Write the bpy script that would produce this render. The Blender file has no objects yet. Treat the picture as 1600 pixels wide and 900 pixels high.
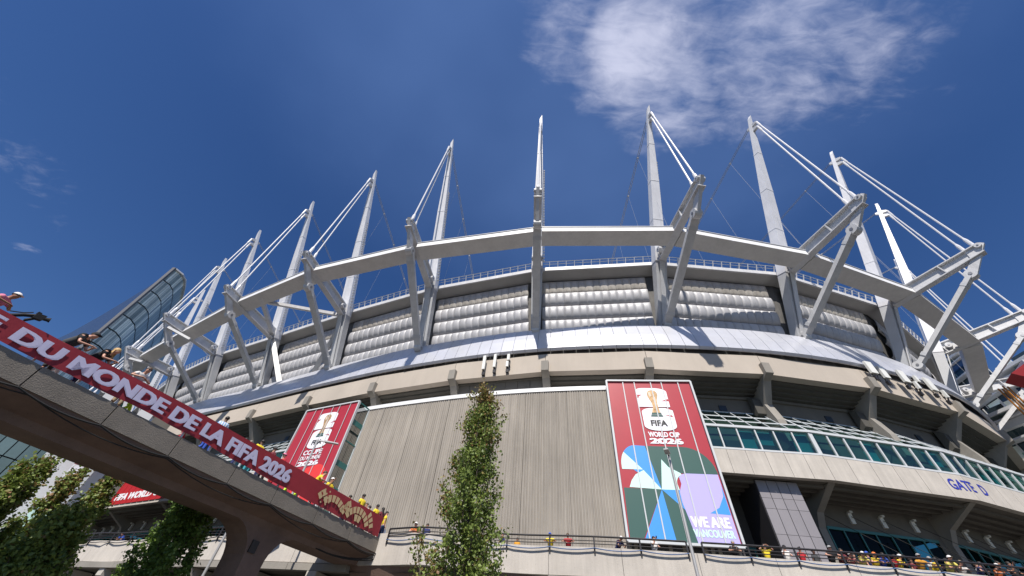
import bpy, math, random
import numpy as np
from mathutils import Vector, Matrix
random.seed(7); rng = np.random.default_rng(7)
S = bpy.context.scene
COL = S.collection
R = math.radians

# ------------------------------------------------------------------ camera
F_PX, PIT, ROL = 579.4, R(47.661), R(6.0206)
_c, _s = math.cos(ROL), math.sin(ROL)
_u0 = Vector((0, -math.sin(PIT), math.cos(PIT))); _f0 = Vector((0, math.cos(PIT), math.sin(PIT))); _x0 = Vector((1, 0, 0))
right = _c*_x0 + _s*_u0; up = -_s*_x0 + _c*_u0
cam = bpy.data.objects.new('camera', bpy.data.cameras.new('camera')); COL.objects.link(cam)
cam.matrix_world = Matrix((right, up, -_f0)).transposed().to_4x4()
cam.data.sensor_width = 36; cam.data.lens = F_PX/1600*36; cam.data.clip_end = 6000; cam.data.clip_start = 0.1
S.camera = cam
GZ = -1.6                                    # the street; the camera is the origin

def ray(px, py):
    a = (px-800)/F_PX; b = (450-py)/F_PX
    return right*a + up*b + _f0
def atz(px, py, z):
    r = ray(px, py); return r*(z/r.z)

def ray_at(px, py, D): q = ray(px, py); h_ = math.hypot(q.x, q.y); return q.x/h_*D, q.y/h_*D, q.z/h_*D

# ------------------------------------------------------------------ sun and sky
SUN = Vector((-0.131, -0.642, 0.755)).normalized()
S.view_settings.view_transform = 'Standard'; S.view_settings.look = 'None'
S.view_settings.exposure = 0.35; S.view_settings.gamma = 1
sun = bpy.data.objects.new('sun', bpy.data.lights.new('sun', 'SUN')); COL.objects.link(sun)
sun.data.energy = 4.6; sun.data.angle = R(0.53); sun.data.color = (1, 0.94, 0.86)
sun.rotation_euler = (-SUN).to_track_quat('-Z', 'Y').to_euler()
W = bpy.data.worlds.new('World'); S.world = W; W.use_nodes = True
nt = W.node_tree; nt.nodes.clear()
def N(t, **k):
    n = nt.nodes.new(t)
    for a, b in k.items(): setattr(n, a, b)
    return n
def lk(a, b): nt.links.new(a, b)
def math_(op, a, b=None, c=None, clamp=False):
    n = N('ShaderNodeMath', operation=op, use_clamp=clamp)
    for i, v in enumerate((a, b, c)):
        if v is None: continue
        if isinstance(v, (int, float)): n.inputs[i].default_value = v
        else: lk(v, n.inputs[i])
    return n.outputs[0]
sky = N('ShaderNodeTexSky', sky_type='NISHITA', sun_disc=False)
sky.sun_elevation = math.asin(SUN.z); sky.sun_rotation = math.atan2(SUN.x, SUN.y)
sky.altitude = 0; sky.air_density = 1.0; sky.dust_density = 0.35; sky.ozone_density = 4.0
hs = N('ShaderNodeHueSaturation'); hs.inputs['Saturation'].default_value = 1.22; hs.inputs['Value'].default_value = 0.86; hs.inputs['Hue'].default_value = 0.511
lk(sky.outputs[0], hs.inputs['Color'])
tc = N('ShaderNodeTexCoord'); sp = N('ShaderNodeSeparateXYZ'); lk(tc.outputs['Generated'], sp.inputs[0])
zc = math_('MAXIMUM', sp.outputs[2], 0.08)
gx = math_('DIVIDE', sp.outputs[0], zc); gy = math_('DIVIDE', sp.outputs[1], zc)
cb = N('ShaderNodeCombineXYZ'); lk(gx, cb.inputs[0]); lk(gy, cb.inputs[1])
def blob(px, py, rx, ry, rot):
    r = ray(px, py); cx, cy = r.x/r.z, r.y/r.z
    m = N('ShaderNodeMapping', vector_type='TEXTURE'); m.inputs['Location'].default_value = (cx, cy, 0)
    m.inputs['Rotation'].default_value = (0, 0, rot); m.inputs['Scale'].default_value = (rx, ry, 1)
    wv = N('ShaderNodeVectorMath', operation='ADD'); lk(cb.outputs[0], wv.inputs[0]); lk(warp, wv.inputs[1])
    lk(wv.outputs[0], m.inputs['Vector'])
    ln = N('ShaderNodeVectorMath', operation='LENGTH'); lk(m.outputs[0], ln.inputs[0])
    mr = N('ShaderNodeMapRange', interpolation_type='SMOOTHSTEP'); lk(ln.outputs['Value'], mr.inputs[0])
    mr.inputs[1].default_value = 1.15; mr.inputs[2].default_value = 0.25; mr.inputs[3].default_value = 0; mr.inputs[4].default_value = 1
    return mr.outputs[0]
wn = N('ShaderNodeTexNoise'); wn.inputs['Scale'].default_value = 7; wn.inputs['Detail'].default_value = 4; lk(cb.outputs[0], wn.inputs['Vector'])
ws = N('ShaderNodeVectorMath', operation='SUBTRACT'); lk(wn.outputs['Color'], ws.inputs[0]); ws.inputs[1].default_value = (.5, .5, .5)
wk = N('ShaderNodeVectorMath', operation='SCALE'); lk(ws.outputs[0], wk.inputs[0]); wk.inputs['Scale'].default_value = 0.13
warp = wk.outputs[0]
def fbm(scale, det, rough, stretch=(1, 1, 1), rot=0, dist=0):
    m = N('ShaderNodeMapping'); m.inputs['Rotation'].default_value = (0, 0, rot); m.inputs['Scale'].default_value = stretch
    lk(cb.outputs[0], m.inputs['Vector'])
    n = N('ShaderNodeTexNoise'); lk(m.outputs[0], n.inputs['Vector'])
    n.inputs['Scale'].default_value = scale; n.inputs['Detail'].default_value = det; n.inputs['Roughness'].default_value = rough
    n.inputs['Distortion'].default_value = dist
    return n.outputs['Fac']
b1 = blob(1010, 90, .25, .25, 0.2); b2 = blob(1240, 70, .50, .30, 0.35); b3 = blob(1060, 170, .22, .12, 0.2)
b4 = blob(880, 50, .16, .2, -0.3); b0 = blob(985, 80, .12, .10, 0.2); b5 = blob(40, 390, .06, .05, 0); b6 = blob(20, 230, .25, .5, 0.3); b7 = blob(1590, 160, .2, .3, 0); b8 = blob(1000, 225, .17, .06, 0)
den = math_('MAXIMUM', math_('MULTIPLY', b1, 1.0), math_('MULTIPLY', b2, .74))
den = math_('ADD', den, math_('MULTIPLY', b0, .28)); den = math_('MAXIMUM', den, math_('MULTIPLY', b3, .8)); den = math_('MAXIMUM', den, math_('MULTIPLY', b4, .68))
den = math_('MAXIMUM', den, math_('MULTIPLY', b8, .5))
den = math_('MAXIMUM', den, math_('MULTIPLY', b5, .7)); den = math_('MAXIMUM', den, math_('MULTIPLY', b6, .38)); den = math_('MAXIMUM', den, math_('MULTIPLY', b7, .18))
n1 = fbm(5.0, 10, .60, (1, 1.5, 1), .5, .5); n2 = fbm(14, 8, .58, (.8, 2.2, 1), .55, .6)
nn_ = math_('ADD', math_('MULTIPLY', n1, .6), math_('MULTIPLY', n2, .4))
cov = math_('SUBTRACT', math_('ADD', math_('MULTIPLY', den, .78), math_('MULTIPLY', nn_, 1.55)), 1.05)
cm = N('ShaderNodeMapRange', interpolation_type='SMOOTHSTEP'); lk(cov, cm.inputs[0]); cm.inputs[1].default_value = 0; cm.inputs[2].default_value = .90; cm.inputs[3].default_value = 0; cm.inputs[4].default_value = .82
b9 = blob(930, 90, .9, .9, 0); cl = math_('MULTIPLY', cm.outputs[0], math_('MINIMUM', math_('MULTIPLY', den, 2.4), 1.0))
veil = math_('MULTIPLY', b9, math_('MULTIPLY', fbm(1.6, 3, .5), .75))
mix = N('ShaderNodeMix', data_type='RGBA'); vm = N('ShaderNodeMix', data_type='RGBA'); lk(veil, vm.inputs['Factor']); lk(hs.outputs[0], vm.inputs['A']); vm.inputs['B'].default_value = (1.25, 2.25, 4.9, 1)
lk(cl, mix.inputs['Factor']); lk(vm.outputs['Result'], mix.inputs['A'])
mix.inputs['B'].default_value = (6.6, 6.8, 8.4, 1)
bg = N('ShaderNodeBackground'); bg.inputs['Strength'].default_value = 0.09; lk(mix.outputs['Result'], bg.inputs['Color'])
wo = N('ShaderNodeOutputWorld'); lk(bg.outputs[0], wo.inputs['Surface'])

# ------------------------------------------------------------------ materials
MAT = {}
def mat(name, col, rough=.6, metal=0, var=0.0, vscale=1.0, stretch=(1, 1, 1), bump=0.0, bscale=20, spots=0.0, spec=.5, col2=None, streak=0.0, emit=None, perobj=0.0, pits=0.0):
    m = bpy.data.materials.new(name); m.use_nodes = True; t = m.node_tree
    b = t.nodes['Principled BSDF']; b.inputs['Roughness'].default_value = rough; b.inputs['Metallic'].default_value = metal
    b.inputs['Specular IOR Level'].default_value = spec
    rgb = t.nodes.new('ShaderNodeRGB'); rgb.outputs[0].default_value = (*col, 1); cur = rgb.outputs[0]
    tcn = t.nodes.new('ShaderNodeTexCoord'); mp = t.nodes.new('ShaderNodeMapping'); mp.inputs['Scale'].default_value = stretch
    t.links.new(tcn.outputs['Object'], mp.inputs[0])
    def mulv(fac_socket, lo, hi, cur):
        mr = t.nodes.new('ShaderNodeMapRange'); t.links.new(fac_socket, mr.inputs[0]); mr.inputs[1].default_value = .3; mr.inputs[2].default_value = .7
        mr.inputs[3].default_value = lo; mr.inputs[4].default_value = hi
        mx = t.nodes.new('ShaderNodeVectorMath'); mx.operation = 'SCALE'; t.links.new(cur, mx.inputs[0]); t.links.new(mr.outputs[0], mx.inputs['Scale']); return mx.outputs[0]
    if var:
        n = t.nodes.new('ShaderNodeTexNoise'); n.inputs['Scale'].default_value = vscale; n.inputs['Detail'].default_value = 6; n.inputs['Roughness'].default_value = .62; t.links.new(mp.outputs[0], n.inputs['Vector'])
        cur = mulv(n.outputs['Fac'], 1-var, 1+var, cur)
    if streak:
        mp2 = t.nodes.new('ShaderNodeMapping'); mp2.inputs['Scale'].default_value = (1, 1, .05); t.links.new(tcn.outputs['Object'], mp2.inputs[0])
        n = t.nodes.new('ShaderNodeTexNoise'); n.inputs['Scale'].default_value = 2.6; n.inputs['Detail'].default_value = 8; n.inputs['Roughness'].default_value = .75; t.links.new(mp2.outputs[0], n.inputs['Vector'])
        cur = mulv(n.outputs['Fac'], 1-streak, 1+streak*.6, cur)
    if spots:
        n = t.nodes.new('ShaderNodeTexNoise'); n.inputs['Scale'].default_value = 45; n.inputs['Detail'].default_value = 2; t.links.new(tcn.outputs['Object'], n.inputs['Vector'])
        cur = mulv(n.outputs['Fac'], 1-spots, 1+spots, cur)
    if pits:
        n = t.nodes.new('ShaderNodeTexVoronoi'); n.inputs['Scale'].default_value = 4.0; t.links.new(tcn.outputs['Object'], n.inputs['Vector'])
        mr = t.nodes.new('ShaderNodeMapRange'); t.links.new(n.outputs['Distance'], mr.inputs[0]); mr.inputs[1].default_value = .05; mr.inputs[2].default_value = .11; mr.inputs[3].default_value = 1-pits; mr.inputs[4].default_value = 1
        mx = t.nodes.new('ShaderNodeVectorMath'); mx.operation = 'SCALE'; t.links.new(cur, mx.inputs[0]); t.links.new(mr.outputs[0], mx.inputs['Scale']); cur = mx.outputs[0]
    if perobj:
        oi = t.nodes.new('ShaderNodeObjectInfo'); mr = t.nodes.new('ShaderNodeMapRange'); t.links.new(oi.outputs['Random'], mr.inputs[0])
        mr.inputs[3].default_value = 1-perobj; mr.inputs[4].default_value = 1+perobj
        mx = t.nodes.new('ShaderNodeVectorMath'); mx.operation = 'SCALE'; t.links.new(cur, mx.inputs[0]); t.links.new(mr.outputs[0], mx.inputs['Scale']); cur = mx.outputs[0]
    t.links.new(cur, b.inputs['Base Color'])
    if bump:
        n = t.nodes.new('ShaderNodeTexNoise'); n.inputs['Scale'].default_value = bscale; n.inputs['Detail'].default_value = 5; t.links.new(tcn.outputs['Object'], n.inputs['Vector'])
        bp_ = t.nodes.new('ShaderNodeBump'); bp_.inputs['Strength'].default_value = bump; bp_.inputs['Distance'].default_value = .03; t.links.new(n.outputs['Fac'], bp_.inputs['Height']); t.links.new(bp_.outputs[0], b.inputs['Normal'])
    MAT[name] = m; return m
mat('steel', (.58, .58, .585), .42, 0, .09, .6, streak=.13, bump=.05, bscale=3)
mat('steel_grey', (.50, .51, .53), .45, 0, .06, .6)
mat('mast_white', (.74, .74, .76), .38, 0, .07, .35, streak=.1)
mat('ring_paint', (.58, .565, .54), .5, 0, .08, .5, streak=.1)
mat('ring_sunlit', (.86, .86, .86), .4, 0, .05, .5, streak=.08)  # whiter copy of the ring paint, direct sun put into the colour
mat('bolt_metal', (.30, .30, .31), .4, .6)
mat('cable_white', (.68, .68, .70), .4)
mat('cable_grey', (.35, .36, .38), .5)
mat('cushion', (.44, .44, .46), .55, .15, .08, 1.2, perobj=.09, bump=.12, bscale=2.2)
mat('cushion_top', (.50, .465, .42), .35, .1, .25, 2.5, perobj=.16, bump=.3, bscale=3)
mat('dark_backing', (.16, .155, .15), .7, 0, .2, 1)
mat('fascia_metal', (.68, .69, .74), .3, .4, .04, .8, perobj=.035)
mat('soffit', (.42, .405, .38), .7, 0, .06, .5, perobj=.03)
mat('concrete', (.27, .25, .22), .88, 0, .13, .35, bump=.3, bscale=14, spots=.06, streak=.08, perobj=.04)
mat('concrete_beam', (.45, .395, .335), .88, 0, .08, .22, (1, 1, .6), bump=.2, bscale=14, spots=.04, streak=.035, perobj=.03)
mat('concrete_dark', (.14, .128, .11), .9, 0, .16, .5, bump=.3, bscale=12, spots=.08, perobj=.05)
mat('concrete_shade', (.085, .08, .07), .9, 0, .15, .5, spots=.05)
mat('concrete_ramp', (.235, .205, .17), .92, 0, .16, .8, bump=.5, bscale=25, spots=.2, pits=.35, perobj=.04)
mat('concrete_girder', (.205, .135, .105), .9, 0, .22, .7, bump=.4, bscale=10, spots=.07, pits=.3)
mat('concrete_deck', (.50, .46, .41), .9, 0, .10, .6, bump=.3, bscale=18, spots=.05, streak=.14, pits=.25, perobj=.03)
mat('deck_floor', (.16, .15, .135), .9, 0, .12, .6)
mat('ribbed', (.33, .298, .258), .92, 0, .13, .16, bump=.2, bscale=30, spots=.08, streak=.26, perobj=.03)
mat('white_paint', (.80, .80, .80), .45, 0, .04, 1)
mat('coping_white', (.80, .80, .80), .4, 0, .05, .8, streak=.06)
mat('frame_white', (.55, .57, .58), .45)
mat('frame_teal', (.04, .17, .16), .35)
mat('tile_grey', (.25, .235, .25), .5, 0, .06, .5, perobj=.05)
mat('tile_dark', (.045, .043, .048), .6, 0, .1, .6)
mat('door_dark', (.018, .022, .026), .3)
mat('banner_red', (.31, .02, .032), .62, 0, .13, .9, (1, 1, .35), bump=.5, bscale=1.6)
mat('print_red', (.40, .03, .045), .42, 0, .05, .5, perobj=.02)
mat('gate_red', (.42, .012, .018), .6, 0, .05, .7)
mat('bright_red', (.72, .05, .045), .5)
mat('print_white', (.82, .80, .84), .5)
mat('print_lilac_white', (.66, .62, .80), .6)
mat('print_cyan', (.05, .30, .78), .5)
mat('print_mint', (.60, .85, .78), .5)
mat('print_green', (.035, .10, .085), .5)
mat('print_lilac', (.47, .42, .78), .5)
mat('print_gold', (.46, .29, .14), .45, .2, .5, 4)
mat('print_gold_light', (.70, .56, .42), .45)
mat('print_black', (.02, .02, .02), .5)
mat('tile_gold', (.62, .46, .25), .55)
mat('sign_blue', (.03, .04, .34), .5)
mat('rail_black', (.022, .020, .022), .45)
mat('cable_black', (.012, .012, .012), .6)
mat('cable_blue', (.07, .13, .27), .5)
mat('pole_grey', (.42, .415, .41), .45, .3, .05, 1)
mat('antenna_white', (.74, .74, .70), .5, 0, .04, 1)
mat('asphalt', (.05, .05, .052), .9, 0, .2, .5)
mat('paving', (.10, .095, .085), .9, 0, .12, .5)
mat('bark', (.10, .08, .06), .9, 0, .25, 4)
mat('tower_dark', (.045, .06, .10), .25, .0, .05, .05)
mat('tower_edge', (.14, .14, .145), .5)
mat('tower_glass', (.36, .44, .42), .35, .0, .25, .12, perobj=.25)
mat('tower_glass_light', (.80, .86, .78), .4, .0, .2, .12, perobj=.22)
mat('tower_band', (.01, .02, .022), .4)
mat('podium_glass', (.16, .235, .24), .3, .1, .15, .1, perobj=.2)
mat('building_white', (.62, .63, .64), .6, 0, .04, .3)
mat('building_blue', (.03, .08, .20), .4)
mat('building_glass', (.05, .075, .09), .12, .4, .2, .3, perobj=.5)
mat('hoist_orange', (.42, .17, .03), .5)
mat('crane_red', (.33, .015, .02), .5)
mat('blind_teal', (.10, .38, .40), .5, perobj=.2)
mat('blind_blue', (.02, .05, .15), .5)
def cloth(name, c): return mat(name, c, .85, 0, .06, 5)
for nme, c in dict(yellow=(.80, .60, .03), pale_yellow=(.75, .66, .15), black=(.015, .015, .018), charcoal=(.055, .057, .06), white=(.72, .70, .68), red=(.45, .02, .03), maroon=(.14, .02, .03), orange=(.75, .20, .05), navy=(.02, .03, .12), blue=(.03, .09, .45), light_blue=(.35, .55, .80), lime=(.55, .85, .03), grey=(.3, .3, .3), denim=(.06, .10, .20), khaki=(.35, .28, .18), teal=(.05, .35, .45), amber=(.62, .30, .03), pink=(.65, .2, .3)).items():
    cloth('cloth_'+nme, c)
mat('skin_light', (.56, .30, .21), .5); mat('skin_tan', (.36, .18, .11), .5); mat('skin_dark', (.12, .06, .04), .5)
mat('hair_dark', (.015, .011, .009), .6); mat('hair_blond', (.50, .32, .13), .6, 0, .3, 30); mat('hair_brown', (.07, .04, .02), .6); mat('hair_grey', (.32, .31, .30), .7)
# football stripes printed on the shirt
m = bpy.data.materials.new('cloth_stripes'); m.use_nodes = True; t = m.node_tree; tcn = t.nodes.new('ShaderNodeTexCoord'); wv = t.nodes.new('ShaderNodeTexWave'); wv.inputs['Scale'].default_value = 3.2; wv.inputs['Distortion'].default_value = 0
t.links.new(tcn.outputs['Object'], wv.inputs['Vector']); rp = t.nodes.new('ShaderNodeValToRGB'); rp.color_ramp.interpolation = 'CONSTANT'; rp.color_ramp.elements[0].color = (.75, .75, .76, 1); rp.color_ramp.elements[1].position = .5; rp.color_ramp.elements[1].color = (.18, .38, .66, 1)
t.links.new(wv.outputs['Fac'], rp.inputs[0]); t.links.new(rp.outputs[0], t.nodes['Principled BSDF'].inputs['Base Color']); MAT['cloth_stripes'] = m
def glass(name, tint, rough=.03, refl=.12, hi=.5):
    m = bpy.data.materials.new(name); m.use_nodes = True; t = m.node_tree; t.nodes.clear()
    tr = t.nodes.new('ShaderNodeBsdfTransparent'); tr.inputs[0].default_value = (*tint, 1); g = t.nodes.new('ShaderNodeBsdfGlossy'); g.inputs['Roughness'].default_value = rough
    lw = t.nodes.new('ShaderNodeLayerWeight'); lw.inputs['Blend'].default_value = .35; mr = t.nodes.new('ShaderNodeMapRange'); mr.inputs[3].default_value = refl; mr.inputs[4].default_value = hi
    t.links.new(lw.outputs['Fresnel'], mr.inputs[0]); mx = t.nodes.new('ShaderNodeMixShader'); t.links.new(mr.outputs[0], mx.inputs[0]); t.links.new(tr.outputs[0], mx.inputs[1]); t.links.new(g.outputs[0], mx.inputs[2])
    o = t.nodes.new('ShaderNodeOutputMaterial'); t.links.new(mx.outputs[0], o.inputs[0]); MAT[name] = m
glass('window_glass', (.26, .58, .57), .03, .09, .45); glass('window_glass_deep', (.10, .30, .30), .05, .012, .05); glass('canopy_glass', (.42, .62, .58), .05, .10)
def leafmat(name, a, b, c):
    m = bpy.data.materials.new(name); m.use_nodes = True; t = m.node_tree; pb = t.nodes['Principled BSDF']; pb.inputs['Roughness'].default_value = .5
    at = t.nodes.new('ShaderNodeAttribute'); at.attribute_name = 'tone'; rp = t.nodes.new('ShaderNodeValToRGB'); e = rp.color_ramp.elements
    e[0].position = 0; e[0].color = (*a, 1); e[1].position = .6; e[1].color = (*b, 1); n = e.new(1.0); n.color = (*c, 1)
    t.links.new(at.outputs['Fac'], rp.inputs[0]); t.links.new(rp.outputs[0], pb.inputs['Base Color'])
    tl = t.nodes.new('ShaderNodeBsdfTranslucent'); t.links.new(rp.outputs[0], tl.inputs[0]); mx = t.nodes.new('ShaderNodeMixShader'); mx.inputs[0].default_value = .3
    t.links.new(pb.outputs[0], mx.inputs[1]); t.links.new(tl.outputs[0], mx.inputs[2]); t.links.new(mx.outputs[0], t.nodes['Material Output'].inputs[0]); MAT[name] = m
leafmat('leaf', (.10, .15, .03), (.25, .32, .07), (.26, .13, .06))
leafmat('leaf_green', (.08, .15, .028), (.19, .29, .055), (.2, .28, .07))

# ------------------------------------------------------------------ builders
def tag(o, label=None, cat=None, group=None, kind=None):
    if label: o['label'] = label
    if cat: o['category'] = cat
    if group: o['group'] = group
    if kind: o['kind'] = kind
    return o
def empty(name, loc, label=None, cat=None, group=None, rz=0):
    o = bpy.data.objects.new(name, None); COL.objects.link(o); o.location = loc; o.rotation_euler = (0, 0, rz); o.empty_display_size = .3
    return tag(o, label, cat, group)
def world_loc(o):
    v = Vector((0, 0, 0))
    while o: v += o.location; o = o.parent
    return v
class MB:
    def __init__(s): s.v = []; s.f = []; s.mi = []
    def add(s, vs, fs, mi=0):
        b = len(s.v); s.v += [tuple(v) for v in vs]; s.f += [tuple(i+b for i in f) for f in fs]; s.mi += [mi]*len(fs); return s
    def quad(s, a, b, c, d, mi=0): return s.add([a, b, c, d], [(0, 1, 2, 3)], mi)
    def hexa(s, b4, t4, mi=0):
        return s.add(list(b4)+list(t4), [(3, 2, 1, 0), (4, 5, 6, 7), (0, 1, 5, 4), (1, 2, 6, 5), (2, 3, 7, 6), (3, 0, 4, 7)], mi)
    def box(s, c, hx, hy, hz, mi=0):                      # centre and three half-axis vectors
        c = Vector(c); hx = Vector(hx); hy = Vector(hy); hz = Vector(hz)
        return s.hexa([c-hx-hy-hz, c+hx-hy-hz, c+hx+hy-hz, c-hx+hy-hz], [c-hx-hy+hz, c+hx-hy+hz, c+hx+hy+hz, c-hx+hy+hz], mi)
    def beam(s, a, b, side, w0, h0, w1=None, h1=None, mi=0):   # tapered bar from a to b, `side` gives the width direction
        a = Vector(a); b = Vector(b); d = (b-a).normalized(); sd = (Vector(side)-d*Vector(side).dot(d)).normalized(); u = d.cross(sd)
        w1 = w0 if w1 is None else w1; h1 = h0 if h1 is None else h1
        q = lambda p, w, h: [p-sd*w/2-u*h/2, p+sd*w/2-u*h/2, p+sd*w/2+u*h/2, p-sd*w/2+u*h/2]
        return s.hexa(q(a, w0, h0), q(b, w1, h1), mi)
    def tube(s, pts, r, n=6, mi=0, caps=True):
        pts = [Vector(p) for p in pts]; rr = r if isinstance(r, (list, tuple)) else [r]*len(pts); vs = []; fs = []
        ref = Vector((0, 0, 1))
        for i, p in enumerate(pts):
            d = (pts[min(i+1, len(pts)-1)]-pts[max(i-1, 0)]).normalized()
            if abs(d.dot(ref)) > .95: rf = Vector((1, 0, 0))
            else: rf = ref
            a = d.cross(rf).normalized(); b = d.cross(a)
            vs += [p+(a*math.cos(2*math.pi*k/n)+b*math.sin(2*math.pi*k/n))*rr[i] for k in range(n)]
        for i in range(len(pts)-1):
            for k in range(n): fs.append((i*n+k, i*n+(k+1) % n, (i+1)*n+(k+1) % n, (i+1)*n+k))
        if caps: fs += [tuple(range(n))[::-1], tuple((len(pts)-1)*n+k for k in range(n))]
        return s.add(vs, fs, mi)
    def prism(s, poly, ext, mi=0):                        # polygon of points, extruded by a vector
        ext = Vector(ext); a = [Vector(p) for p in poly]; n = len(a)
        return s.add(a+[p+ext for p in a], [tuple(range(n))[::-1], tuple(range(n, 2*n))]+[(i, (i+1) % n, (i+1) % n+n, i+n) for i in range(n)], mi)
    def build(s, name, mats, parent=None, label=None, smooth=False, **k):
        if isinstance(mats, str): mats = [mats]
        off = world_loc(parent) if parent else Vector((0, 0, 0))
        me = bpy.data.meshes.new(name); me.from_pydata([(v[0]-off.x, v[1]-off.y, v[2]-off.z) for v in s.v], [], s.f)
        for q in mats: me.materials.append(MAT[q])
        if len(mats) > 1: me.polygons.foreach_set('material_index', s.mi)
        if smooth: me.polygons.foreach_set('use_smooth', [True]*len(me.polygons))
        me.update()
        o = bpy.data.objects.new(name, me); COL.objects.link(o); o.parent = parent
        return tag(o, label, k.get('cat'), k.get('group'), k.get('kind'))
def text_mesh(txt, size=1.0, bold=.02, xs=1.0):
    """flat lettering: vertices in letter units, baseline at 0, x scaled by xs"""
    cu = bpy.data.curves.new('t', 'FONT'); cu.body = txt; cu.size = size; cu.offset = bold; cu.resolution_u = 3; cu.fill_mode = 'FRONT'
    o = bpy.data.objects.new('t', cu); COL.objects.link(o); bpy.context.view_layer.update()
    dg = bpy.context.evaluated_depsgraph_get(); me = o.evaluated_get(dg).to_mesh()
    vs = [(v.co.x*xs, v.co.y) for v in me.vertices]; fs = [tuple(p.vertices) for p in me.polygons]
    bpy.data.objects.remove(o); return vs, fs
def put_text(mb, txt, fn, x0, x1, y0, y1, bold=.02, mi=0):
    vs, fs = text_mesh(txt, 1.0, bold); a = np.array(vs); lo = a.min(0); hi = a.max(0)
    mb.add([fn(x0+(x1-x0)*(v[0]-lo[0])/(hi[0]-lo[0]), y0+(y1-y0)*(v[1]-lo[1])/(hi[1]-lo[1])) for v in vs], fs, mi)

def letters(txt, fn, x0, x1, y0, y1, bold, m, parent, heavy=1.0):
    vs, fs = text_mesh(txt, 1.0, .018); a = np.array(vs); lo = a.min(0); hi = a.max(0)
    par = list(range(len(vs)))
    def find(i):
        while par[i] != i: par[i] = par[par[i]]; i = par[i]
        return i
    for f in fs:
        for j in f[1:]: par[find(j)] = find(f[0])
    gr = {}
    for f in fs: gr.setdefault(find(f[0]), []).append(f)
    for k_, fl_ in gr.items():
        ids = sorted({i for f in fl_ for i in f}); mp_ = {i: n for n, i in enumerate(ids)}
        mb = MB(); sc_ = (hi[0]-lo[0]); pd_ = .045*heavy
        for n_, (dx, dy) in enumerate(((0, 0), (-1, -.45), (1, .45), (-1, .45), (1, -.45), (.5, 0), (-.5, 0))):
            mb.add([fn(x0+(x1-x0)*(pd_+(a[i][0]-lo[0])+dx*pd_)/(sc_+2*pd_), y0+(y1-y0)*(.02+.96*(a[i][1]-lo[1])/(hi[1]-lo[1])+dy*pd_), .0015*n_) for i in ids], [tuple(mp_[i] for i in f) for f in fl_])
        mb.build('letter', m, parent)

# ------------------------------------------------------------------ ground
g = MB().quad((-3000, -3000, GZ), (3000, -3000, GZ), (3000, 3000, GZ), (-3000, 3000, GZ)).build('ground', 'asphalt', kind='structure')
p = MB().quad((-60, 8, GZ+.12), (60, 8, GZ+.12), (60, 60, GZ+.12), (-60, 60, GZ+.12))
p.quad((-60, 8, GZ), (60, 8, GZ), (60, 8, GZ+.12), (-60, 8, GZ+.12)).build('pavement', 'paving', kind='structure')

# ------------------------------------------------------------------ stadium plan
ST = {  # station: x, y, normal, mast tip, arm tip, strut head, joint z, ring edge, strut foot, column foot   (pairs are outward offset and height)
 -7: (-92.0, 91.5, -.70, -.71, (7, 69.0), (8.3, 40.4), (6, 37.6), 40.7, (6.4, 40.8), (-3, 31.6), (-4.2, 32.6)),
 -6: (-80.184, 80.641, -.641, -.767, (6.29, 68.96), (8.2, 40.4), (6, 37.6), 40.7, (6.4, 40.8), (-3, 31.6), (-4.2, 32.6)),
 -5: (-69.08, 70.984, -.507, -.862, (8.28, 69.54), (8.33, 40.19), (6.4, 37.4), 40.66, (6.4, 40.8), (-3, 31.8), (-4.3, 32.8)),
 -4: (-56.058, 61.96, -.414, -.91, (9.63, 68.86), (9.98, 40.65), (6.81, 37.29), 41.0, (6.7, 40.8), (-3.3, 31.99), (-4.57, 32.9)),
 -3: (-41.601, 53.921, -.362, -.932, (10.33, 69.56), (10.6, 40.6), (7.8, 37.71), 40.4, (8.4, 40.8), (-3.05, 31.66), (-4.21, 32.4)),
 -2: (-27.073, 45.702, -.317, -.948, (10.35, 70.35), (10.6, 41.09), (7.49, 37.89), 40.4, (8.76, 40.9), (-2.89, 31.26), (-3.9, 32.0)),
 -1: (-12.295, 38.182, -.241, -.971, (9.78, 72.32), (9.8, 42.0), (7.56, 39.06), 40.9, (7.3, 41.0), (-2.4, 30.6), (-3.6, 31.7)),
 0: (3.18, 32.316, -.118, -.993, (10.2, 71.3), (10.3, 41.6), (7.95, 38.6), 41.0, (6.0, 41.0), (-3.1, 31.3), (-4.2, 32.2)),
 1: (19.522, 28.971, .05, -.999, (10.7, 70.19), (10.86, 40.84), (8.38, 38.3), 41.3, (4.85, 41.0), (-3.6, 31.9), (-4.7, 32.8)),
 2: (36.598, 28.647, .26, -.966, (10.01, 73.12), (10.39, 41.5), (7.99, 39.0), 41.1, (3.1, 41.0), (-3.2, 31.56), (-4.05, 32.48)),
 3: (52.992, 32.354, .502, -.865, (9.79, 74.22), (10.25, 42.0), (7.85, 39.4), 40.84, (2.85, 41.0), (-2.51, 31.39), (-3.67, 32.6)),
 4: (67.174, 40.53, .725, -.689, (10.06, 75.13), (10.26, 42.4), (8.0, 39.5), 40.7, (4.2, 41.0), (-1.9, 31.8), (-3.4, 32.9)),
 5: (78.7, 50.6, .92, -.38, (10.6, 75), (10.2, 42.0), (7.6, 39.3), 40.7, (4.4, 41.0), (-2.5, 31.7), (-3.6, 32.7)),
 6: (84.0, 64.5, .99, -.12, (10.5, 74), (10.2, 41.8), (7.6, 39.3), 40.7, (4.4, 41.0), (-2.5, 31.7), (-3.6, 32.7)),
 7: (85.0, 79.5, 1, 0, (10.5, 73), (10.2, 41.8), (7.6, 39.3), 40.7, (4.4, 41.0), (-2.5, 31.7), (-3.6, 32.7))}
KS = sorted(ST)
def SP(k, n, z):
    x, y, a, b = ST[k][:4]; l = math.hypot(a, b); return Vector((x+n*a/l, y+n*b/l, z))
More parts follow.
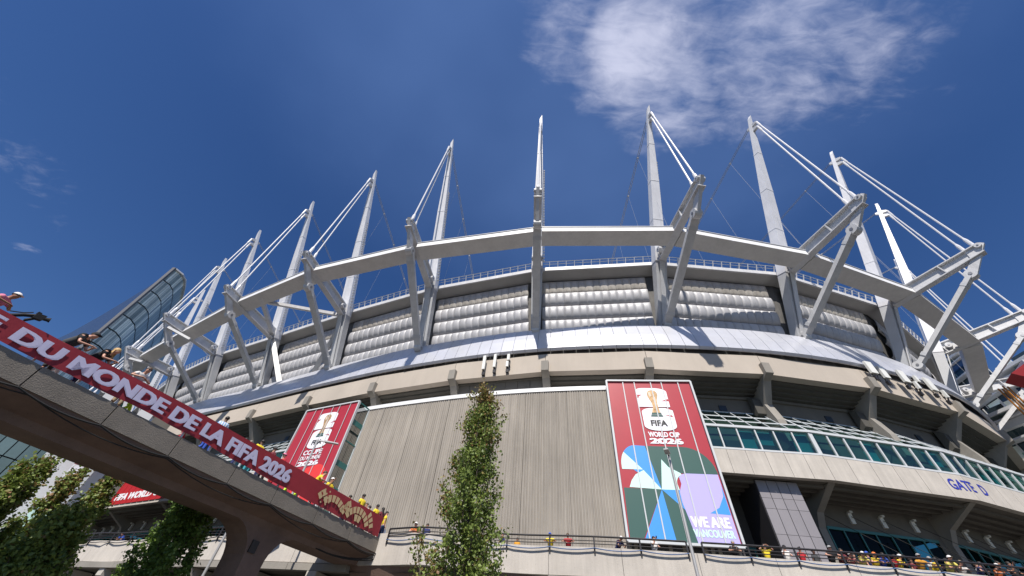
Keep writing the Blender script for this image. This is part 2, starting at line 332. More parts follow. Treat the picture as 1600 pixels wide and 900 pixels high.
def TAN(k):
    a, b = ST[k][2:4]; return Vector((-b, a, 0)).normalized()
def NRM(k):
    a, b = ST[k][2:4]; return Vector((a, b, 0)).normalized()
BQ = {k: Vector((ST[k][0], ST[k][1])) for k in KS}; BQ[-8] = 2*BQ[-7]-BQ[-6]; BQ[8] = BQ[7]*2-BQ[6]
def cr(u):
    u = min(max(u, -7+1e-6), 7-1e-6); i = math.floor(u); t = u-i; p0, p1, p2, p3 = BQ[i-1], BQ[i], BQ[i+1], BQ[i+2]
    pos = .5*((2*p1)+(p2-p0)*t+(2*p0-5*p1+4*p2-p3)*t*t+(3*p1-p0-3*p2+p3)*t**3)
    d = .5*((p2-p0)+2*(2*p0-5*p1+4*p2-p3)*t+3*(3*p1-p0-3*p2+p3)*t*t); d.normalize(); return pos, Vector((d.y, -d.x)), d
def P(u, n, z):
    pos, nn, _ = cr(u); return Vector((pos.x+n*nn.x, pos.y+n*nn.y, z))
def N3(u): n = cr(u)[1]; return Vector((n.x, n.y, 0))
def T3(u): d = cr(u)[2]; return Vector((d.x, d.y, 0))

stadium = empty('stadium', (0, 60, GZ), 'oval stadium with white masts, silver air cushions and concrete concourses', 'stadium')
def up_(o): return o

# inflated cushions: one pillow mesh for each of the two kinds
def pillow(name, bulge, m):
    nx, nz = 9, 11; vs = []; fs = []
    for j in range(nz):
        for i in range(nx):
            a = -1+2*i/(nx-1); b = -1+2*j/(nz-1)
            a = math.copysign(1-(1-abs(a))**1.6, a); b = math.copysign(1-(1-abs(b))**1.5, b); w = bulge*((1-abs(a)**5)*.30+.70)*math.sqrt(max(0, 1-abs(b)**2.2))
            vs.append((a/2, b/2*(1+.0*abs(a)), w))
    for j in range(nz-1):
        for i in range(nx-1): q = j*nx+i; fs.append((q, q+1, q+1+nx, q+nx))
    me = bpy.data.meshes.new(name); me.from_pydata(vs, [], fs); me.materials.append(MAT[m]); me.polygons.foreach_set('use_smooth', [True]*len(fs)); me.update(); return me, vs, fs
PM, pv, pf = pillow('cushion', .50, 'cushion'); PT, tv, tf = pillow('cushion_upper', .28, 'cushion_top')
rest = MB(); rest_top = MB()
def place_pillow(me, vs, fs, c, du, dv, wn, single, restmb):
    if single:
        o = bpy.data.objects.new('cushion', me); COL.objects.link(o); o.parent = stadium
        m = Matrix((du, dv, wn)).transposed().to_4x4(); m.translation = c-world_loc(stadium); o.matrix_local = m
    else: restmb.add([c+du*v[0]+dv*v[1]+wn*v[2] for v in vs], fs)
for k in range(-7, 6):
    a0 = SP(k, -4.75, 32.0); b0 = SP(k+1, -4.75, 32.0); a1 = SP(k, -2.75, 40.3); b1 = SP(k+1, -2.75, 40.3)
    single = -2 <= k <= 2; nc = 14
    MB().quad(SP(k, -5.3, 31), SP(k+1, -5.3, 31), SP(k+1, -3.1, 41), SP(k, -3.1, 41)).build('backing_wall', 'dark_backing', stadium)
    L = (b0-a0).length-1.7; d = (b0-a0).normalized(); a0 = a0+d*.85
    wl = ((a1+b1)/2-(a0+b0)/2); wl = Vector((SP(k, -2.75, 40.3)-SP(k, -4.75, 32.0))); wl = wl-d*wl.dot(d); H = wl.length; wv_ = wl.normalized(); nw = d.cross(wv_).normalized()
    if nw.y > 0 and k in (0, 1, 2): nw = -nw
    if nw.dot(NRM(k)) < 0: nw = -nw
    for r_ in range(4):
        top = r_ == 3; rh = H/4
        for i in range(nc):
            c = a0+d*(L*(i+.5)/nc)+wv_*(rh*(r_+.5))
            du = d*(L/nc*1.0); dv = wv_*(rh*(.985 if not top else .97)); wn = d.cross(wv_)
            if wn.dot(NRM(k)) < 0: du = -du; wn = -wn
            place_pillow(PT if top else PM, tv if top else pv, tf if top else pf, c+(wn*-.2 if top else Vector()), du, dv, wn, single, rest_top if top else rest)
    # sill pipe under the cushions, soffit, parapet and roof edge
    MB().tube([SP(k, -4.2, 31.75), SP(k+1, -4.2, 31.75)], .12, 6).build('sill_pipe', 'white_paint', stadium)
    for nme, q in (('soffit', [(-1.3, 41.05), (-3.0, 40.55)]),):
        MB().hexa([SP(k, q[0][0], q[0][1]), SP(k+1, q[0][0], q[0][1]), SP(k+1, q[1][0], q[1][1]), SP(k, q[1][0], q[1][1])], [SP(k, q[0][0], q[0][1]+.15), SP(k+1, q[0][0], q[0][1]+.15), SP(k+1, q[1][0], q[1][1]+.6), SP(k, q[1][0], q[1][1]+.6)]).build('soffit', 'soffit', stadium)
    nseg = 9
    for i in range(nseg):
        q = lambda t, n, z: SP(k, n, z).lerp(SP(k+1, n, z), t)
        t0, t1 = (i+.004)/nseg, (i+.996)/nseg
        MB().hexa([q(t0, -1.24, 41.0), q(t1, -1.24, 41.0), q(t1, -1.6, 41.0), q(t0, -1.6, 41.0)], [q(t0, -1.24, 41.62), q(t1, -1.24, 41.62), q(t1, -1.6, 41.62), q(t0, -1.6, 41.62)]).build('eave_panel', 'steel', stadium)
    rl = MB()
    for i in range(14):
        t_ = (i+.5)/14; q = lambda n, z: SP(k, n, z).lerp(SP(k+1, n, z), t_)
        rl.beam(q(-1.4, 41.6), q(-.95, 42.55), T3(k+.5), .07, .16)
    rl.tube([SP(k, -.95, 42.55), SP(k+1, -.95, 42.55)], .05, 5); rl.tube([SP(k, -1.12, 42.2), SP(k+1, -1.12, 42.2)], .035, 5)
    rl.build('roof_railing', 'steel', stadium)
    MB().quad(SP(k, -1.6, 41.55), SP(k+1, -1.6, 41.55), SP(k+1, -12, 41.9), SP(k, -12, 41.9)).build('roof_deck', 'soffit', stadium)
rest.build('cushion', 'cushion', stadium, smooth=True, kind='stuff'); rest_top.build('cushion', 'cushion_top', stadium, smooth=True, kind='stuff')
# closing roof (low dome)
ctr = Vector((10, 130, 46)); rf = MB()
for k in range(-7, 7): rf.add([SP(k, -12, 41.9), SP(k+1, -12, 41.9), ctr], [(0, 1, 2)])
rf.build('roof', 'soffit', stadium)

# metal fascia panels, smooth curve
du_ = 1/11
for i in range(int((-6.6)/du_), int(5.6/du_)):
    u0, u1 = i*du_+.0012, (i+1)*du_-.0012
    prof = [(-3.0, 31.35), (-2.25, 29.3), (-1.75, 27.35), (-1.95, 27.1)]
    mb = MB(); vs = []
    for (n, z) in prof: vs += [P(u0, n, z), P(u1, n, z)]
    for (n, z) in prof[::-1]: vs += [P(u0, n-.12, z), P(u1, n-.12, z)]
    fs = [(j*2, j*2+1, j*2+3, j*2+2) for j in range(7)]+[(14, 15, 1, 0), (0, 2, 4, 6, 8, 10, 12, 14), (1, 15, 13, 11, 9, 7, 5, 3)]
    mb.add(vs, fs).build('fascia_panel', 'fascia_metal', stadium)
fb = MB()
for i in range(int(-6.6*6), int(5.6*6)):
    u0, u1 = i/6, (i+1)/6
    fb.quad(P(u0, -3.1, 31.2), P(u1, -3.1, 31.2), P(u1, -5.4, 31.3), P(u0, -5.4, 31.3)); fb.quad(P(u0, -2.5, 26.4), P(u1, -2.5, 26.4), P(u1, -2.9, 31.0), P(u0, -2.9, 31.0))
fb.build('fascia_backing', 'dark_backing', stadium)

# masts, columns, arms, struts, ring
def lug(c, axis, r, t, m1='steel', parent=None, name='pin'):
    a = Vector(axis).normalized(); mb = MB(); mb.tube([Vector(c)-a*t/2, Vector(c)+a*t/2], r, 14, 0)
    mb.tube([Vector(c)-a*(t/2+.06), Vector(c)+a*(t/2+.06)], r*.32, 8, 1); return mb.build(name, [m1, 'bolt_metal'], parent)
for k in KS:
    if k > 6: continue
    M_, T_, Sx, Jz, RO, Fo, Co = ST[k][4:]; tn = TAN(k); nr = NRM(k)
    J = SP(k, 0, Jz); Mt = SP(k, *M_); Tp = SP(k, *T_); Sh = SP(k, *Sx); Ff = SP(k, *Fo); Cf = SP(k, *Co)
    md = (Mt-J).normalized()
    # mast: tapered box, oblique tip
    mast = MB(); base = J-md*.6+nr*-.6; prof = [(0, 1.6, 1.25), (.45, 1.25, 1.1), (1, .42, .46)]
    ring_ = []
    for (t_, w, h) in prof:
        c = base.lerp(Mt, t_); u = md.cross(tn).normalized()
        if t_ == 1: ring_.append([c-tn*w/2-u*h/2-md*.9, c+tn*w/2-u*h/2+md*.2, c+tn*w/2+u*h/2+md*.2, c-tn*w/2+u*h/2-md*.9])
        else: ring_.append([c-tn*w/2-u*h/2, c+tn*w/2-u*h/2, c+tn*w/2+u*h/2, c-tn*w/2+u*h/2])
    mast.hexa(ring_[0], ring_[1]); mast.hexa(ring_[1], ring_[2]); mo = mast.build('mast', 'mast_white', stadium)
    mh = Mt-md*3.0; ml = Mt-md*4.2
    uu = md.cross(tn).normalized()
    for t_ in (.22, .45, .7): 
        w_ = 1.6+(1.25-1.6)*min(1, t_/.45) if t_ < .45 else 1.25+(.42-1.25)*(t_-.45)/.55; h2 = 1.25+(1.1-1.25)*min(1, t_/.45) if t_ < .45 else 1.1+(.46-1.1)*(t_-.45)/.55
        MB().box(base.lerp(Mt, t_), tn*(w_/2+.03), uu*(h2/2+.03), md*.07).build('splice_band', 'mast_white', mo)
    ld = MB(); L_ = (Mt-base).length
    for q_ in range(34):
        t_ = .05+q_*.55/34; w_ = 1.6-.35*min(1, t_/.45); c_ = base.lerp(Mt, t_)+tn*(w_/2+.12)
        ld.box(c_, tn*.11, uu*.22, md*.035)
    ld.build('ladder', 'steel_grey', mo)
    head = MB(); uo = (nr-md*nr.dot(md)).normalized()
    for q in (mh, ml):
        head.prism([q+uo*.1-tn*.22+md*.45, q+uo*.95-tn*.22+md*.2, q+uo*1.05-tn*.22-md*.25, q+uo*.1-tn*.22-md*.45], tn*.44)
    for q in (mh,): head.prism([q-uo*.1-tn*.15+md*.4, q-uo*.8-tn*.15+md*.1, q-uo*.8-tn*.15-md*.3, q-uo*.1-tn*.15-md*.6], tn*.3)
    head.build('cable_bracket', 'steel_grey', mo)
    # outer cable pair
    tend = Tp+nr*.0
    for q, e in ((mh+uo*1.0, Tp+Vector((0, 0, .55))+nr*.1), (ml+uo*1.0, Tp+Vector((0, 0, .25))-nr*.9)):
        cb_ = MB().tube([q, e], .115, 7); d = (e-q).normalized()
        for (s_, r_) in ((0, .2), (1, .24)):
            p0 = q.lerp(e, s_); dd = d if s_ == 0 else -d
            cb_.tube([p0, p0+dd*1.5, p0+dd*2.0], [r_, r_*.9, .115], 8)
        cb_.build('stay_cable', 'cable_white', stadium)
    # inner backstay with hangers
    mi_ = mh-uo*.8; inn = SP(k, M_[0]-36, M_[1]-2.5-14.0)
    bs = MB()
    for s_ in (-.13, .13): bs.tube([mi_+tn*s_, inn+tn*s_], .05, 4)
    for t_ in (.16, .34, .55, .78):
        c = mi_.lerp(inn, t_); bs.box(c, tn*.16, nr*.08, Vector((0, 0, .11)))
        if t_ < .8: bs.tube([c, Vector((c.x, c.y, 43))], .018, 3)
    bs.build('backstay', 'cable_grey', stadium)
    # column: joint down to the bowl
    col_ = MB(); cb0 = Cf-Vector((0, 0, 1.6))+nr*-.3; ct = J-nr*.35
    col_.beam(cb0, ct+Vector((0, 0, .7)), tn, 1.15, .9, 1.55, 1.25); co = col_.build('column', 'steel_grey', stadium)
    MB().beam(cb0+nr*.6, ct+nr*.75, tn, .5, .12, .7, .12).build('column_flange', 'steel', co)
    # arm: I-section from the joint to the tip
    arm = MB(); ad = (Tp-J).normalized(); a0 = J-nr*.2; a1 = Tp+ad*.2; un = ad.cross(tn).normalized()
    if un.z < 0: un = -un
    hts = (1.75, 1.3)
    arm.beam(a0, a1, tn, .16, hts[0]-.1, .16, hts[1]-.1)
    arm.beam(a0+un*hts[0]/2, a1+un*hts[1]/2, tn, .95, .14); arm.beam(a0-un*hts[0]/2, a1-un*hts[1]/2, tn, .95, .14)
    for t_ in (.04, .62): c = a0.lerp(a1, t_); arm.box(c, tn*.48, ad*.06, un*(.95-.25*t_)*.93)
    ao = arm.build('arm', 'steel', stadium)
    tipp = MB(); low = Sh+ad*.5
    pl = [Tp-ad*.9+un*.7, Tp+ad*.75+un*.72, Tp+ad*.95+un*.35, low+nr*.15-un*.1, Sh-un*.5+nr*.05, Sh-ad*.55+un*.1, Tp-ad*1.2-un*.5]
    tipp.prism([q-tn*.2 for q in pl], tn*.4); tipp.build('tip_plate', 'steel', ao)
    lug(Tp+ad*.35+un*.4, tn, .34, .95, parent=ao, name='pin')
    lug(J+nr*.9+Vector((0, 0, .15)), tn, .42, 1.5, parent=ao, name='hinge')
    # strut
    st = MB(); sd = (Ff-Sh).normalized(); st.beam(Sh+sd*.3, Ff-sd*.3, tn, .98, .5, .84, .46); so = st.build('strut', 'steel', stadium)
    for t_ in (.12, .88): MB().beam(Sh.lerp(Ff, t_)-sd*.22, Sh.lerp(Ff, t_)+sd*.22, tn, 1.04, .56).build('end_plate', 'steel_grey', so)
    for c, r_ in ((Sh, .62), (Ff, .5)): lug(c, tn, r_, .86, parent=so, name='pin')
    if k in (-3,):
        for (a, b, w) in ((P(-2.62, 7.6, 40.2), SP(-3, -.2, 40.3), .62), (SP(-2, -.6, 39.8), P(-2.62, 6.2, 40.2), .5), (SP(-3, -.6, 39.6), P(-2.74, -3.6, 31.6), .72), (SP(-2, -1.0, 39.2), P(-2.3, -3.7, 31.6), .62)):
            MB().beam(a, b, Vector((1, .3, 0)), w, .5).build('brace', 'steel', stadium)
    if k in (-4, -5): MB().beam(SP(k, T_[0]-.9, T_[1]-1.2), SP(k+.0 if 0 else k, 6, 38.3)+tn*3.2, Vector((0, 0, 1)), .4, .4).build('brace', 'steel', stadium)
# compression ring
def ringpt(k, dn, dz): RO = ST[k][8]; return SP(k, RO[0]+dn, RO[1]+dz)
for k in KS[:-1]:
    w = 2.3; h = .85; g_ = .03
    A = [ringpt(k, 0, -h), ringpt(k+1, 0, -h), ringpt(k+1, -w, -h), ringpt(k, -w, -h)]; B_ = [ringpt(k, 0, 0), ringpt(k+1, 0, 0), ringpt(k+1, -w, 0), ringpt(k, -w, 0)]
    def sh(q4):
        a, b, c, d = q4; return [a.lerp(b, g_), b.lerp(a, g_), c.lerp(d, g_), d.lerp(c, g_)]
    ro = MB().hexa(sh(A), sh(B_)).build('ring_beam', 'ring_paint', stadium)
    MB().hexa(sh([ringpt(k, .03, -h+.01), ringpt(k+1, .03, -h+.01), ringpt(k+1, .005, -h+.01), ringpt(k, .005, -h+.01)]), sh([ringpt(k, .03, -.03), ringpt(k+1, .03, -.03), ringpt(k+1, .005, -.03), ringpt(k, .005, -.03)])).build('sunlit_face', 'ring_sunlit', ro)  # thin skin on the outer face, its whiter tone stands for sunlight
    A2 = [ringpt(k, .12, -.02), ringpt(k+1, .12, -.02), ringpt(k+1, -w, -.0), ringpt(k, -w, 0)]
    MB().hexa(sh([q+Vector((0, 0, .01)) for q in A2]), sh([q+Vector((0, 0, .12)) for q in A2])).build('capping', 'steel_grey', ro)

# ------------------------------------------------------------------ concrete bowl
PU = [-6.4, -5.65, -4.9, -4.1, -3.38, -2.66, -1.98, -1.311, -.624, .055, .73, 1.45, 2.145, 2.864, 3.55, 4.2, 4.8]
for a, b in zip(PU[:-1], PU[1:]):
    g_ = .002
    q = lambda u, n, z: P(u, n, z)
    Q = lambda t, n, z: P(a, n, z).lerp(P(b, n, z), t)
    MB().hexa([Q(g_, -2.0, 24.3), Q(1-g_, -2.0, 24.3), Q(1-g_, -3.0, 24.3), Q(g_, -3.0, 24.3)], [Q(g_, -2.12, 26.75), Q(1-g_, -2.12, 26.75), Q(1-g_, -3.0, 26.75), Q(g_, -3.0, 26.75)]).build('concrete_beam', 'concrete_beam', stadium)
    for i in range(4):
        n0 = -3.0-i*.55; z0 = 24.1-i*.24
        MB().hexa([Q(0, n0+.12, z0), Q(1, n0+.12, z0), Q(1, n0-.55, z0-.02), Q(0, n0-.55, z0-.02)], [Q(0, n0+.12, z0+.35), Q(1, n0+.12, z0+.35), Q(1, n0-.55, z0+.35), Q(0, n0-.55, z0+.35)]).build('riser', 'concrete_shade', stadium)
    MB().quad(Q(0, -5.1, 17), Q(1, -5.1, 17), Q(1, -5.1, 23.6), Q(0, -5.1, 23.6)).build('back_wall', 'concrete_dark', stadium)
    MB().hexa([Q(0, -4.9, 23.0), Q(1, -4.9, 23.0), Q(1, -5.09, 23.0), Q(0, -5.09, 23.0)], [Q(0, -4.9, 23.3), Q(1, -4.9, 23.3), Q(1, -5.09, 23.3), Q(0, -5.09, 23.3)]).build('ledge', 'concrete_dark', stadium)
    v = .62 if a > 0 else .5
    MB().hexa([Q(v, -5.0, 21.6), Q(v+.065, -5.0, 21.6), Q(v+.065, -5.09, 21.6), Q(v, -5.09, 21.6)], [Q(v, -5.0, 22.2), Q(v+.065, -5.0, 22.2), Q(v+.065, -5.09, 22.2), Q(v, -5.09, 22.2)]).build('vent', 'door_dark', stadium)
    # pier fin at a
    tn = T3(a)*.4
    fin = MB().prism([P(a, n, z)-tn for n, z in ((-1.55, 25.45), (-1.55, 24.2), (-2.5, 23.8), (-3.9, 21.9), (-3.2, 19.9), (-3.0, 17.2), (-5.05, 17.2), (-5.05, 24.2), (-2.2, 25.5))], tn*2)
    fin.build('pier_fin', 'concrete', stadium)
    MB().prism([P(a, n, z)-tn*.9 for n, z in ((-4.2, 22.6), (-4.2, 21.0), (-4.9, 20.6), (-4.9, 23.2))], T3(a)*-.9).build('bearing_block', 'concrete_shade', stadium)
dbk = MB()
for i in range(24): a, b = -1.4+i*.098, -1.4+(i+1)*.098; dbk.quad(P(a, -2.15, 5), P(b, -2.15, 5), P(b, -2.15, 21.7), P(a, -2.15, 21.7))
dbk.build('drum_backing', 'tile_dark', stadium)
# drum with ribbed face (geometry ribs), coping
def ribbed(u0, u1, n, z0, z1, pitch=.24, amp=.06):
    mb = MB(); L = 0; us = [u0]; u = u0
    while u < u1:
        step = pitch/ (P(u+.01, n, 0)-P(u, n, 0)).length*.01; u += step; us.append(min(u, u1))
    pts = []
    for i in range(len(us)-1):
        a, b = us[i], us[i+1]; d = b-a; j = amp*(.7+.6*random.random())
        pts += [(a, 0), (a+.25*d, 0), (a+.38*d, j), (a+.87*d, j)]
    pts.append((us[-1], 0))
    vs = []; fs = []
    for (u, o) in pts: vs += [P(u, n+o, z0), P(u, n+o, z1)]
    for i in range(len(pts)-1): fs.append((2*i, 2*i+2, 2*i+3, 2*i+1))
    return mb.add(vs, fs)
dj = [-1.38, -1.12, -.86, -.6, -.33, -.07, .19, .46]
for a, b in zip(dj[:-1], dj[1:]): ribbed(a+.0009, b-.0009, -2.0, 5.0, 21.7).build('ribbed_panel', 'ribbed', stadium)
ribbed(.46, .94, -2.2, 5.0, 21.6, .5).build('ribbed_panel', 'ribbed', stadium); ribbed(-1.86, -1.38, -2.2, 5, 21.6, .5).build('ribbed_panel', 'ribbed', stadium)
cp = MB(); cu = np.linspace(-1.39, .95, 41)
for i in range(40):
    a, b = cu[i], cu[i+1]
    cp.hexa([P(a, -1.86, 21.7), P(b, -1.86, 21.7), P(b, -2.6, 21.7), P(a, -2.6, 21.7)], [P(a, -1.86, 22.15), P(b, -1.86, 22.15), P(b, -2.6, 22.15), P(a, -2.6, 22.15)])
    cp.hexa([P(a, -2.6, 21.8), P(b, -2.6, 21.8), P(b, -5.2, 21.8), P(a, -5.2, 21.8)], [P(a, -2.6, 22.1), P(b, -2.6, 22.1), P(b, -5.2, 22.1), P(a, -5.2, 22.1)])
cp.build('coping', 'coping_white', stadium)
pw = MB()   # wall piece above the drum under the beam, middle bay
for i in range(7):
    a, b = -.6+i*.09, -.6+(i+1)*.09-.003; pw.hexa([P(a, -3.2, 22.1), P(b, -3.2, 22.1), P(b, -3.5, 22.1), P(a, -3.5, 22.1)], [P(a, -3.2, 24.3), P(b, -3.2, 24.3), P(b, -3.5, 24.3), P(a, -3.5, 24.3)])
pw.build('infill_wall', 'concrete_dark', stadium)
# glazed concourse (right of the banner and left of it): bands, windows, canopy, gate recess
def concourse(knots, npan, mull, first):
    for ki, (a, b) in enumerate(zip(knots[:-1], knots[1:])):
        Q = lambda t, n, z: P(a, n, z).lerp(P(b, n, z), t)
        n_ = npan[ki]
        for i in range(6):
            t0, t1 = i/6+.0015, (i+1)/6-.0015
            MB().hexa([Q(t0, -2, 13.95), Q(t1, -2, 13.95), Q(t1, -2.5, 13.95), Q(t0, -2.5, 13.95)], [Q(t0, -2.0, 16.0), Q(t1, -2.0, 16.0), Q(t1, -2.5, 16.0), Q(t0, -2.5, 16.0)]).build('concrete_panel', 'concrete_deck', stadium)
        MB().hexa([Q(0, -1.98, 16.0), Q(1, -1.98, 16.0), Q(1, -5, 16.0), Q(0, -5, 16.0)], [Q(0, -1.98, 16.16), Q(1, -1.98, 16.16), Q(1, -5, 16.16), Q(0, -5, 16.16)]).build('sill', 'frame_white', stadium)
        MB().hexa([Q(0, -1.95, 18.1), Q(1, -1.95, 18.1), Q(1, -2.35, 18.1), Q(0, -2.35, 18.1)], [Q(0, -1.95, 18.32), Q(1, -1.95, 18.32), Q(1, -2.35, 18.32), Q(0, -2.35, 18.32)]).build('window_head', 'frame_white', stadium)
        for i in range(n_):
            t0, t1 = i/n_, (i+1)/n_
            MB().quad(Q(t0, -2.15, 16.16), Q(t1, -2.15, 16.16), Q(t1, -2.15, 18.1), Q(t0, -2.15, 18.1)).build('window_pane', 'window_glass', stadium)
            w = .012 if i else .03
            MB().hexa([Q(t0-w/2, -2.04, 16.16), Q(t0+w/2, -2.04, 16.16), Q(t0+w/2, -2.2, 16.16), Q(t0-w/2, -2.2, 16.16)], [Q(t0-w/2, -2.04, 18.1), Q(t0+w/2, -2.04, 18.1), Q(t0+w/2, -2.2, 18.1), Q(t0-w/2, -2.2, 18.1)]).build('mullion', 'frame_white', stadium)
            r_ = random.random()
            if r_ < .62:
                bw = t0+(t1-t0)*random.uniform(.0, .35); z0_ = random.choice([16.2, 16.2, 16.9]); MB().quad(Q(bw, -2.6, z0_), Q(t1-.004, -2.6, z0_), Q(t1-.004, -2.6, 18.1), Q(bw, -2.6, 18.1)).build('blind', 'blind_blue' if (first and i < 2) else 'blind_teal', stadium)
            # canopy panes in three courses
            for c_ in range(3):
                s0, s1 = c_/3, (c_+1)/3; f = lambda t, s: Q(t, -2.15-2.75*s, 18.34+3.0*s)
                MB().quad(f(t0+.002, s0+.008), f(t1-.002, s0+.008), f(t1-.002, s1-.008), f(t0+.002, s1-.008)).build('canopy_pane', 'canopy_glass', stadium)
        fr = MB(); f = lambda t, s, dz=0: Q(t, -2.15-2.75*s, 18.34+3.0*s+dz)
        for i in range(n_+1): fr.beam(f(i/n_, 0), f(i/n_, 1), T3(a), .07 if i % n_ else .14, .12)
        for s in (1/3, 2/3, 1): fr.beam(f(0, s), f(1, s), N3(a), .07, .1)
        fr.build('canopy_frame', 'frame_white', stadium)
        for t in (0,):
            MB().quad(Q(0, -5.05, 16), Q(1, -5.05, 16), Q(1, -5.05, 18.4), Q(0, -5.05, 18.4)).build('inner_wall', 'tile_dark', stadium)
        # recess: soffit with ribs, back wall, bracket
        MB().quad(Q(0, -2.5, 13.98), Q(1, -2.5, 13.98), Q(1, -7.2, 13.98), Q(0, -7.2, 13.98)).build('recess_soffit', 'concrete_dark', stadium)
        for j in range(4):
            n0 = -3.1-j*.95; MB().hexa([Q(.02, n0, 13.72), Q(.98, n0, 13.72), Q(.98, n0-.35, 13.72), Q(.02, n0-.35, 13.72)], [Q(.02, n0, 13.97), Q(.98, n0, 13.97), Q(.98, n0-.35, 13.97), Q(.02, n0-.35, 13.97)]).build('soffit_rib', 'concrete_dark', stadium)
        if a > 1 or a < 0:
            zt, nw_ = 11.9, -6.4
            MB().quad(Q(0, nw_, zt), Q(1, nw_, zt), Q(1, nw_, 14), Q(0, nw_, 14)).build('back_wall', 'concrete_dark', stadium)
            MB().quad(Q(0, nw_, 5.5), Q(.07, nw_, 5.5), Q(.07, nw_, zt), Q(0, nw_, zt)).build('back_wall', 'concrete_dark', stadium)
            MB().quad(Q(.93, nw_, 5.5), Q(1, nw_, 5.5), Q(1, nw_, zt), Q(.93, nw_, zt)).build('back_wall', 'concrete_dark', stadium)
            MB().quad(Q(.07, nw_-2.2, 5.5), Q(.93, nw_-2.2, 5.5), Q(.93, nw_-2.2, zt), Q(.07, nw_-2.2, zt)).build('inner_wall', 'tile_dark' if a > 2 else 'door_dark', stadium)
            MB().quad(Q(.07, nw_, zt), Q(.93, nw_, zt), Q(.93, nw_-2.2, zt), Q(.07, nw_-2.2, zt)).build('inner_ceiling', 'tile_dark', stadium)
            for i in range(7):
                t0, t1 = .07+.86*i/7, .07+.86*(i+1)/7
                wnd = MB().quad(Q(t0, nw_-.05, 5.5), Q(t1, nw_-.05, 5.5), Q(t1, nw_-.05, zt), Q(t0, nw_-.05, zt)).build('window_pane', 'window_glass_deep', stadium)
                MB().beam(Q(t0, nw_, 5.5), Q(t0, nw_, zt), T3(a), .09, .14).build('mullion', 'frame_teal', wnd)
            MB().beam(Q(.07, nw_+.03, zt-.1), Q(.93, nw_+.03, zt-.1), N3(a), .14, .22).build('window_head', 'frame_teal', stadium)
            for i in range(4):
                t_ = .05+i*.25; lp = MB().box(Q(t_, nw_+.12, 12.75), T3(a)*.17, N3(a)*.1, Vector((0, 0, .42))); lp.box(Q(t_, nw_+.3, 13.2), T3(a)*.12, N3(a)*.2, Vector((0, 0, .07))); lp.build('wall_lamp', 'antenna_white', stadium)
                MB().tube([Q(t_, nw_+.2, 12.9), Q(min(t_+.22, 1), -2.9, 9.2)], .02, 4).build('guy_wire', 'cable_black', stadium)
for kn, npn, fst in (([.93, 1.516, 2.298, 3.07, 3.85, 4.6], [6, 8, 8, 8, 8], True), ([-5.6, -4.78, -3.98, -3.19, -2.41, -1.86], [8, 8, 8, 8, 6], False)):
    concourse(kn, npn, None, fst)
    for a in kn:
        if a in (.93, -1.86): continue
        tn = T3(a)*.3
        MB().prism([P(a, n, z)-tn for n, z in ((-2.52, 13.94), (-5.3, 12.55), (-5.9, 11.5), (-5.9, 5.4), (-7.1, 5.4), (-7.1, 13.9))], tn*2).build('bracket', 'concrete', stadium)
# tile-clad stair block
cu0, cu1 = 1.148, 1.355
cb_ = MB().hexa([P(cu0, -3.15, 5.4), P(cu1, -3.15, 5.4), P(cu1, -6.9, 5.4), P(cu0, -6.9, 5.4)], [P(cu0, -3.15, 13.9), P(cu1, -3.15, 13.9), P(cu1, -6.9, 13.9), P(cu0, -6.9, 13.9)]).build('stair_block', 'tile_dark', stadium)
zz = [5.4, 7.2, 8.1, 9.9, 11.7, 12.5, 13.88]
for i in range(4):
    for j in range(6):
        a, b = cu0+(cu1-cu0)*i/4+.0015, cu0+(cu1-cu0)*(i+1)/4-.0015; z0, z1 = zz[j]+.012, zz[j+1]-.012
        MB().hexa([P(a, -3.0, z0), P(b, -3.0, z0), P(b, -3.13, z0), P(a, -3.13, z0)], [P(a, -3.0, z1), P(b, -3.0, z1), P(b, -3.13, z1), P(a, -3.13, z1)]).build('tile', 'tile_grey', cb_)
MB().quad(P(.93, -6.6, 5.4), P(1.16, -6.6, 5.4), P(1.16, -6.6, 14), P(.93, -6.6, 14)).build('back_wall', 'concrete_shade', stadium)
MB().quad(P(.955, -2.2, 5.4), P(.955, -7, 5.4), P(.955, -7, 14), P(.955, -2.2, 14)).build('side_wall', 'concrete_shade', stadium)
dr = MB().box(P(1.06, -6.4, 7.4), T3(1.06)*1.1, N3(1.06)*.08, Vector((0, 0, 2.2))).build('door', 'door_dark', stadium)
MB().box(P(1.06, -6.38, 9.65), T3(1.06)*1.2, N3(1.06)*.12, Vector((0, 0, .07))).box(P(1.127, -6.38, 7.5), T3(1.06)*.06, N3(1.06)*.12, Vector((0, 0, 2.1))).build('door_frame', 'frame_teal', dr)
def chord(u, n, z):
    kn = [.93, 1.516, 2.298, 3.07, 3.85]
    for a, b in zip(kn[:-1], kn[1:]):
        if u <= b: return P(a, n, z).lerp(P(b, n, z), (u-a)/(b-a))
gsg = empty('gate_sign', P(2.3, -1.9, 14.6), 'blue GATE D lettering on the concrete band at the right', 'sign')
letters('GATE', lambda x, y, e=0: chord(x, -1.985+e, y), 2.185, 2.335, 14.62, 15.55, .03, 'sign_blue', gsg, .3); letters('D', lambda x, y, e=0: chord(x, -1.985+e, y), 2.385, 2.43, 14.62, 15.55, .03, 'sign_blue', gsg, .3)

